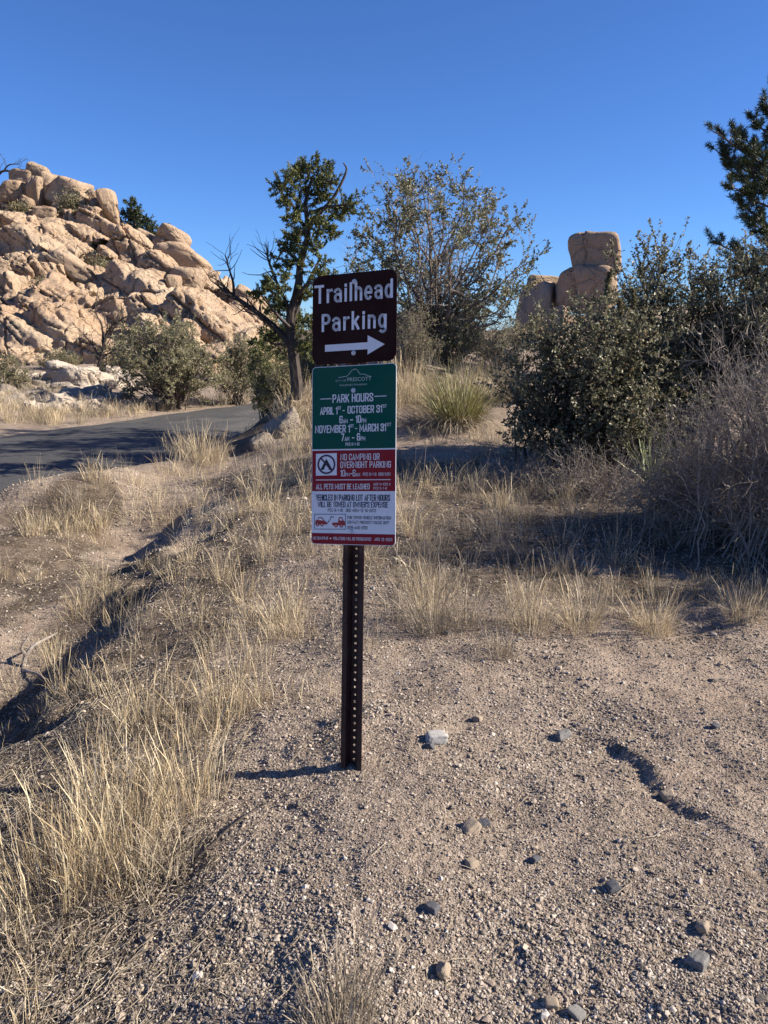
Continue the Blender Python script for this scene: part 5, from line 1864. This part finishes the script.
# --- shrubs and a pine on the hill
r_ = np.random.default_rng(31)
HS = [(72, 208, 34, 40, 'grey green shrub growing among the crest boulders of the hill', 'grey_leaf', -0.8), (50, 288, 40, 26, 'dusty shrub in the gully at the left middle of the hill', 'grey_leaf', -0.6), (98, 268, 24, 26, 'pale thin shrub in a crack at the middle of the hill', 'grey_leaf', -0.6),
      (112, 236, 26, 14, 'low dark shrub right below the upright pillar on the hill', 'juniper_leaf', -0.5), (18, 209, 26, 12, 'low shrub below the round orange crest boulder', 'grey_leaf', -0.6), (37, 341, 20, 22, 'small green shrub on the lower left of the hill', 'grey_leaf', -0.5),
      (163, 230, 10, 9, 'tiny bush on the skyline right of the hilltop pine', 'juniper_leaf', 0.1), (67, 243, 14, 10, 'little green tuft in the middle of the slope below the crest shrub', 'juniper_leaf', -0.7), (254, 347, 24, 26, 'shrub at the foot of the right end of the hill', 'grey_leaf', -1.5), (118, 246, 20, 12, 'dark bush filling the notch under the hilltop pine', 'juniper_leaf', -0.6)]
for (px, py, wp, hp, lab, lm, inset) in HS:
    c = hill_at(px, py, inset)
    if py < np.interp(px, HC[:, 0], HC[:, 1]):
        c = at(px, py, np.interp(px, HC[:, 0], HC[:, 2]) + inset)
    k = c[1] / 745.0
    hx, hz = wp * k / 2, hp * k / 2
    f_ = c - np.array([0, -0.3, hz * 0.9])
    t = thing('shrub', lab, 'shrub', f_, 'shrubs on the rocky hill')
    leaf, twig = MB(), MB()
    n = 90
    d = nrm(r_.normal(size=(n, 3)) + [0, 0, .35])
    tip = c + d * np.array([hx, hx * .8, hz]) * r_.uniform(.5, 1.05, (n, 1))
    tt_ = np.linspace(0, 1, 6)[None, :, None]
    p = f_ + (tip[:, None] - f_) * tt_ + np.sin(np.pi * tt_) * r_.normal(size=(n, 1, 3)) * .08
    tubes(twig, p, np.linspace(.022, .006, 6)[None].repeat(n, 0), 3)
    nl = int(2600 * min(2, hx * hz / .5) + 500)
    b, tg = leaf_on(r_, p, nl, .35)
    b = b + r_.normal(size=b.shape) * .09
    leaves(leaf, r_, b, r_.normal(size=b.shape) + [0, 0, .3], .085 * r_.uniform(.6, 1.3, nl), .05, .1)
    finish(t, None, leaf, None, M[lm], crown='foliage', twigs=twig, twigm=M['bark'])
d_ = 41.0
f_ = at(135, 240, d_)
t = thing('pine_tree', 'small dark green pine standing on the hilltop against the sky', 'tree', f_)
wood, twig, leaf = MB(), MB(), MB()
limbs_to(wood, [(np.array([f_ - [0, 0, .3], at(134, 222, d_), at(131, 204, d_)]), .12, .03), (pxp([(134, 232), (142, 222), (150, 220)], d_), .06, .02), (pxp([(134, 228), (126, 222), (126, 214)], d_), .05, .02)], 10, 5)
clump_needles(r_, [(130, 203, 6.5), (129, 213, 8), (138, 212, 7), (134, 222, 10), (145, 222, 9), (153, 230, 8), (126, 226, 8), (140, 232, 10), (150, 238, 8)], d_, twig, leaf, 40, 26, .16, .05, .3)
finish(t, wood, leaf, M['bark_dark'], M['pine_leaf'], twigs=twig)


# ------------------------------------------------------------------ blades
def blades(mb, rng, base, az, H_, spread, width, curl, seg=4, seed_p=0.0, seed_w=2.2):
    """arching grass blades as narrow strips; some end in a ragged seed head"""
    n = len(base)
    t = np.linspace(0, 1, seg + 1)
    out = np.stack([np.cos(az), np.sin(az), 0 * az], -1)
    lean = spread * np.ones(n)
    th = lean[:, None] + (curl[:, None]) * t[None] ** 1.5
    dl = (H_ / seg)[:, None]
    hx = np.cumsum(np.concatenate([np.zeros((n, 1)), np.sin(th[:, 1:]) * dl], 1), 1)
    hz = np.cumsum(np.concatenate([np.zeros((n, 1)), np.cos(th[:, 1:]) * dl], 1), 1)
    c = base[:, None] + out[:, None] * hx[..., None] + np.array([0, 0, 1.0]) * hz[..., None]
    c[:, 1:] += rng.normal(size=(n, seg, 3)) * (H_[:, None, None] * 0.012)
    wv = rng.random(n) * np.pi * 2
    side = np.stack([np.cos(wv), np.sin(wv), 0 * wv], -1)
    wd = np.broadcast_to(width, n)[:, None] * (1 - 0.75 * t)[None]
    hd = rng.random(n) < seed_p
    wd = np.where(hd[:, None] & (t > 0.62)[None], wd[:, :1] * seed_w * np.where(t > .95, .25, .8)[None], wd)
    L_ = c - side[:, None] * wd[..., None] / 2
    Rr_ = c + side[:, None] * wd[..., None] / 2
    v = np.stack([L_, Rr_], 2).reshape(-1, 3)
    i, j = np.meshgrid(np.arange(n), np.arange(seg), indexing='ij')
    b = i * (seg + 1) * 2 + j * 2
    mb.add(v, np.stack([b, b + 1, b + 3, b + 2], -1).reshape(-1, 4))


def tuft(mb, rng, p, n, h, rad, width=0.0022, spread=0.30, curl=0.6, seed_p=0.25):
    r = rad * np.sqrt(rng.random(n))
    a = rng.random(n) * 2 * np.pi
    x, y = p[0] + r * np.cos(a), p[1] + r * np.sin(a)
    b = np.stack([x, y, terrain(x, y) - 0.01], -1)
    az = a + rng.normal(0, 0.7, n)
    H_ = h * np.clip(rng.normal(0.75, 0.25, n), 0.2, 1.25)
    blades(mb, rng, b, az, H_, np.abs(rng.normal(0, spread, n)) * (0.4 + r / rad), width * rng.uniform(.6, 1.3, n), np.abs(rng.normal(0, curl, n)), 4, seed_p)


# grass that stands as single clumps
GC = [(60, 880, 70, .36, 260, .17, 'straw', 'golden upright grass clump in the lower left foreground'),
      (120, 850, 60, .40, 260, .15, 'straw', 'tallest golden grass clump in the left foreground'),
      (190, 800, 50, .38, 200, .13, 'straw', 'golden grass clump right of the tallest foreground clump'),
      (150, 725, 50, .34, 170, .13, 'straw', 'straw grass clump on the bank behind the foreground clumps'),
      (225, 715, 45, .36, 170, .12, 'straw', 'straw grass clump left of the post at mid height'),
      (150, 880, 30, .14, 120, .12, 'straw_grey', 'low arching grass clump with bent blades below the golden clumps'),
      (340, 1030, 30, .20, 200, .08, 'straw_grey', 'pale fine grass tuft cut by the bottom edge near the centre'),
      (22, 1035, 30, .22, 40, .06, 'straw', 'few thick yellow stalks in the bottom left corner'),
      (432, 632, 30, .36, 190, .12, 'straw_grey', 'grass tuft on the gravel edge just right of the post'),
      (500, 655, 18, .17, 140, .09, 'straw_grey', 'short grass tuft nearest the camera behind the gravel'),
      (465, 625, 22, .26, 140, .12, 'straw_grey', 'grass tuft between the post tuft and the short tuft'),
      (530, 630, 26, .34, 150, .14, 'straw', 'tuft with tall reddish seed stalks at the centre of the gravel edge'),
      (580, 628, 24, .26, 150, .13, 'straw', 'straw tuft right of the tall seed stalks'),
      (652, 632, 26, .27, 240, .13, 'straw', 'full pale tuft of fine grass at the gravel edge before the bare brush'),
      (742, 618, 20, .22, 170, .12, 'straw', 'small pale tuft at the right edge below the bare brush'),
      (408, 535, 12, .62, 70, .07, 'straw', 'tall thin grass stalks beside the right edge of the sign'),
      (668, 545, 20, .30, 110, .14, 'straw_grey', 'grey grass tuft in the shade under the bare brush'),
      (205, 462, 26, .62, 190, .30, 'straw', 'tall feathery grass clump by the near edge of the road'),
      (180, 455, 24, .50, 150, .25, 'straw', 'pale grass clump at the road edge left of the tall feathery clump'),
      (410, 400, 22, .75, 230, .32, 'straw', 'tall straw grass behind the sign left of the yucca')]
gr_ = np.random.default_rng(61)
for (px, py, wp, h, n, rad, mt, lab) in GC:
    p = gh(px, min(py, 1015))
    if py > 1015:
        p = plane_hit(px, py, p[2])
        p[2] = gz(p[0], p[1])
    t = thing('grass_clump', lab, 'grass', p, 'grass clumps')
    mb = MB()
    wd = 0.0019 * max(1, (p[1] / 5) ** .7)
    fan = (0.36, 0.55) if px > 400 and p[1] < 6 else (0.20, 0.28)
    tuft(mb, gr_, p, int(n * (1.1 if px < 330 else 1.35)), h * (.86 if px < 330 else 1), rad * (0.75 if px > 400 and p[1] < 6 else 1), wd, fan[0], fan[1], 0.4)
    mb.build('blades', M[mt], t, p)
    mb = MB()
    tuft(mb, gr_, p, n // 2, h * 0.4, rad * 1.25, wd, 0.75, 1.2, 0)
    mb.build('dead_thatch', M['straw_grey'], t, p)

# the rest of the dry grass: nobody could count it
CLU = [(70, 880, 80, 40, 10, .26), (40, 950, 40, 35, 8, .18), (180, 810, 60, 50, 10, .28), (150, 720, 70, 40, 9, .30), (220, 690, 50, 40, 10, .32), (120, 650, 60, 30, 8, .26), (200, 625, 60, 35, 15, .32), (270, 600, 40, 40, 10, .28), (230, 560, 60, 30, 16, .34),
       (300, 640, 22, 30, 8, .25), (180, 500, 60, 25, 24, .34), (70, 525, 60, 18, 30, .34), (120, 480, 60, 14, 22, .36), (20, 580, 30, 12, 8, .2), (190, 460, 40, 12, 16, .42), (250, 500, 40, 30, 22, .4), (290, 470, 20, 30, 14, .4), (300, 520, 30, 25, 14, .36), (340, 570, 30, 25, 10, .28),
       (430, 600, 30, 25, 12, .30), (470, 610, 50, 22, 8, .24), (560, 608, 60, 18, 12, .22), (650, 600, 50, 16, 9, .2), (740, 600, 40, 15, 12, .2), (480, 540, 60, 35, 22, .30), (580, 545, 60, 30, 22, .26), (430, 490, 40, 15, 14, .34), (520, 500, 60, 12, 16, .26),
       (400, 400, 30, 18, 14, .55), (440, 440, 40, 10, 8, .3), (60, 420, 70, 7, 75, .42), (100, 412, 60, 5, 30, .4), (30, 402, 60, 10, 25, .35), (200, 404, 50, 4, 20, .4), (140, 411, 20, 4, 12, .35), (20, 395, 30, 8, 14, .4), (240, 405, 40, 6, 16, .5), (480, 380, 40, 15, 16, .5), (300, 430, 30, 14, 14, .4), (130, 590, 40, 10, 8, .2), (160, 575, 40, 16, 12, .28), (95, 630, 40, 16, 8, .26), (210, 535, 30, 16, 10, .3), (440, 455, 60, 8, 14, .2), (500, 440, 30, 10, 10, .22), (40, 660, 25, 12, 5, .22), (70, 690, 35, 20, 9, .28), (20, 730, 25, 20, 6, .26), (90, 600, 30, 25, 3, .18), (320, 690, 30, 40, 3, .15), (250, 640, 40, 50, 16, .24),
       (360, 640, 40, 20, 4, .16), (330, 420, 20, 20, 10, .45), (90, 780, 90, 40, 6, .24), (60, 710, 60, 30, 5, .2)]
st1, st2 = MB(), MB()
for (px, py, sx, sy, n, h) in CLU:
    if px < 330 and py > 470:
        n, h = max(3, int(n * 0.66)), h * 0.9
    a = gr_.normal(px, sx * .7, n)
    b_ = np.clip(gr_.normal(py, sy * .6, n), 350, 1010)
    H3 = ground_hit(a, b_)
    for p in H3:
        s_, dd_ = road_uv(p[0], p[1])
        if abs(dd_) < ROADW + 0.15 or p[1] > 34:
            continue
        far_ = max(1, (p[1] / 5) ** .75)
        m_ = st1 if gr_.random() < (.62 if px < 330 or py < 450 else .3) else st2
        tuft(m_, gr_, p, int(gr_.uniform(28, 75)), h * gr_.uniform(.55, 1.2), gr_.uniform(.04, .11) * max(1, p[1] / 7), 0.0017 * far_, .27, .5, .35)
# grass over ground the photograph shows only in part
n = 420
a = gr_.uniform(-9, 9, n)
b_ = gr_.uniform(2.0, 26, n)
ok = (litter_mask(a, b_) + 0.35 * (vnoise(np.stack([a, b_, 0 * a], -1) * .8, 91) > .1) > 0.45) & ((b_ > 4.2) | (a < -0.7))
ok &= np.abs(road_uv(a, b_)[1]) > ROADW + .2
for x, y in zip(a[ok], b_[ok]):
    tuft(st2 if gr_.random() < .6 else st1, gr_, (x, y), int(gr_.uniform(18, 45)), gr_.uniform(.1, .26), gr_.uniform(.05, .14), 0.0022 * max(1, (y / 5) ** .75), .45, .8, .15)
for mb_, mt in ((st1, 'straw'), (st2, 'straw_grey')):
    o = mb_.build('dry_grass', M[mt])
    o['kind'] = 'stuff'
# fallen straws and twiglets
n = 34000
yy = 1.0 / (1 / 1.2 - gr_.random(n) * (1 / 1.2 - 1 / 14))
xx = (gr_.random(n) * 2 - 1) * (0.62 * yy + .5)
keep = gr_.random(n) < (0.05 + 0.95 * np.clip(litter_mask(xx, yy) + .5 * (xx < -.5), 0, 1)) * (.45 + .55 * ss(1.6, 2.6, yy))
keep &= np.abs(road_uv(xx, yy)[1]) > ROADW + .1
xx, yy = xx[keep], yy[keep]
n = len(xx)
az = gr_.random(n) * 2 * np.pi
L_ = gr_.uniform(.02, .11, n) * np.maximum(1, yy / 5)
pts = np.empty((n, 4, 3))
for e in range(4):
    u = (e / 3 - .5) * L_
    ax_ = az + .35 * (e / 3 - .5) * gr_.normal(size=n)
    pts[:, e, 0], pts[:, e, 1] = xx + np.cos(ax_) * u, yy + np.sin(ax_) * u
    pts[:, e, 2] = terrain(pts[:, e, 0], pts[:, e, 1]) + .004 + .012 * gr_.random(n)
mb = MB()
tubes(mb, pts, np.full((n, 4), .0009) * np.maximum(1, yy / 4)[:, None], 3)
o = mb.build('plant_litter', M['straw_grey'])
o['kind'] = 'stuff'

# --- beargrass and yucca
for lab, (px, py), n, h, rad, mt, wd, thatch in [('yellow green beargrass clump with a skirt of dead leaves behind the sign', (458, 428), 600, .86, .25, 'beargrass', .011, True),
                                                 ('stiff pale green yucca half hidden inside the scrub oak and bare brush', (650, 490), 46, .50, .08, 'yucca', .018, False)]:
    p = gh(px, py)
    if mt == 'yucca':
        p = np.array([at(650, 500, 6.9)[0], 6.9, 0])
        p[2] = gz(p[0], p[1])
    t = thing('yucca' if mt == 'yucca' else 'beargrass', lab, 'yucca', p)
    mb = MB()
    a = gr_.random(n) * 2 * np.pi
    r = rad * np.sqrt(gr_.random(n))
    b = np.stack([p[0] + r * np.cos(a), p[1] + r * np.sin(a), np.full(n, p[2] + .05)], -1)
    blades(mb, gr_, b, a + gr_.normal(0, .4, n), h * gr_.uniform(.6, 1.1, n), gr_.uniform(0, .95, n), wd * gr_.uniform(.7, 1.2, n), gr_.uniform(.1, .7, n) * (1 if thatch else .2), 5)
    mb.build('blades', M[mt], t, p)
    if thatch:
        mb = MB()
        blades(mb, gr_, b, a + gr_.normal(0, .4, n), h * .75 * gr_.uniform(.6, 1.1, n), gr_.uniform(.8, 1.4, n), wd * gr_.uniform(.7, 1.2, n), gr_.uniform(.6, 1.4, n), 5)
        mb.build('dead_skirt', M['straw_grey'], t, p)

# --- forked dead stick in the ditch
p = gh(30, 668)
wood = MB()
k = p[1] / 745
limbs_to(wood, [(np.array([p + [-.05, 0, -.02], p + [-.03, .03, .08], p + [.03, .08, .15], p + [.12, .16, .18]]), .016, .006), (np.array([p + [-.03, .03, .07], p + [-.05, .02, .14], p + [.0, .05, .22]]), .011, .004),
                (np.array([p + [-.05, 0, 0], p + [.08, -.12, .03], p + [.2, -.2, .02]]), .012, .005)], 12, 6, gr_, .08)
o = wood.build('dead_stick', M['deadwood'], None, p)
tag(o, 'forked bleached dead stick poking out of the ditch at the left edge', 'stick')
p = gh(250, 835)
wood = MB()
q0, q1 = gh(198, 858), gh(275, 800)
limbs_to(wood, [(np.array([q0 + [0, 0, .01], (q0 + q1) / 2 + [0, 0, .03], q1 + [0, 0, .012]]), .004, .0022)], 10, 5, gr_, .05)
o = wood.build('dead_stick', M['bark_dark'], None, q0)
tag(o, 'thin dark stick lying on the gravel right of the golden grass', 'stick')
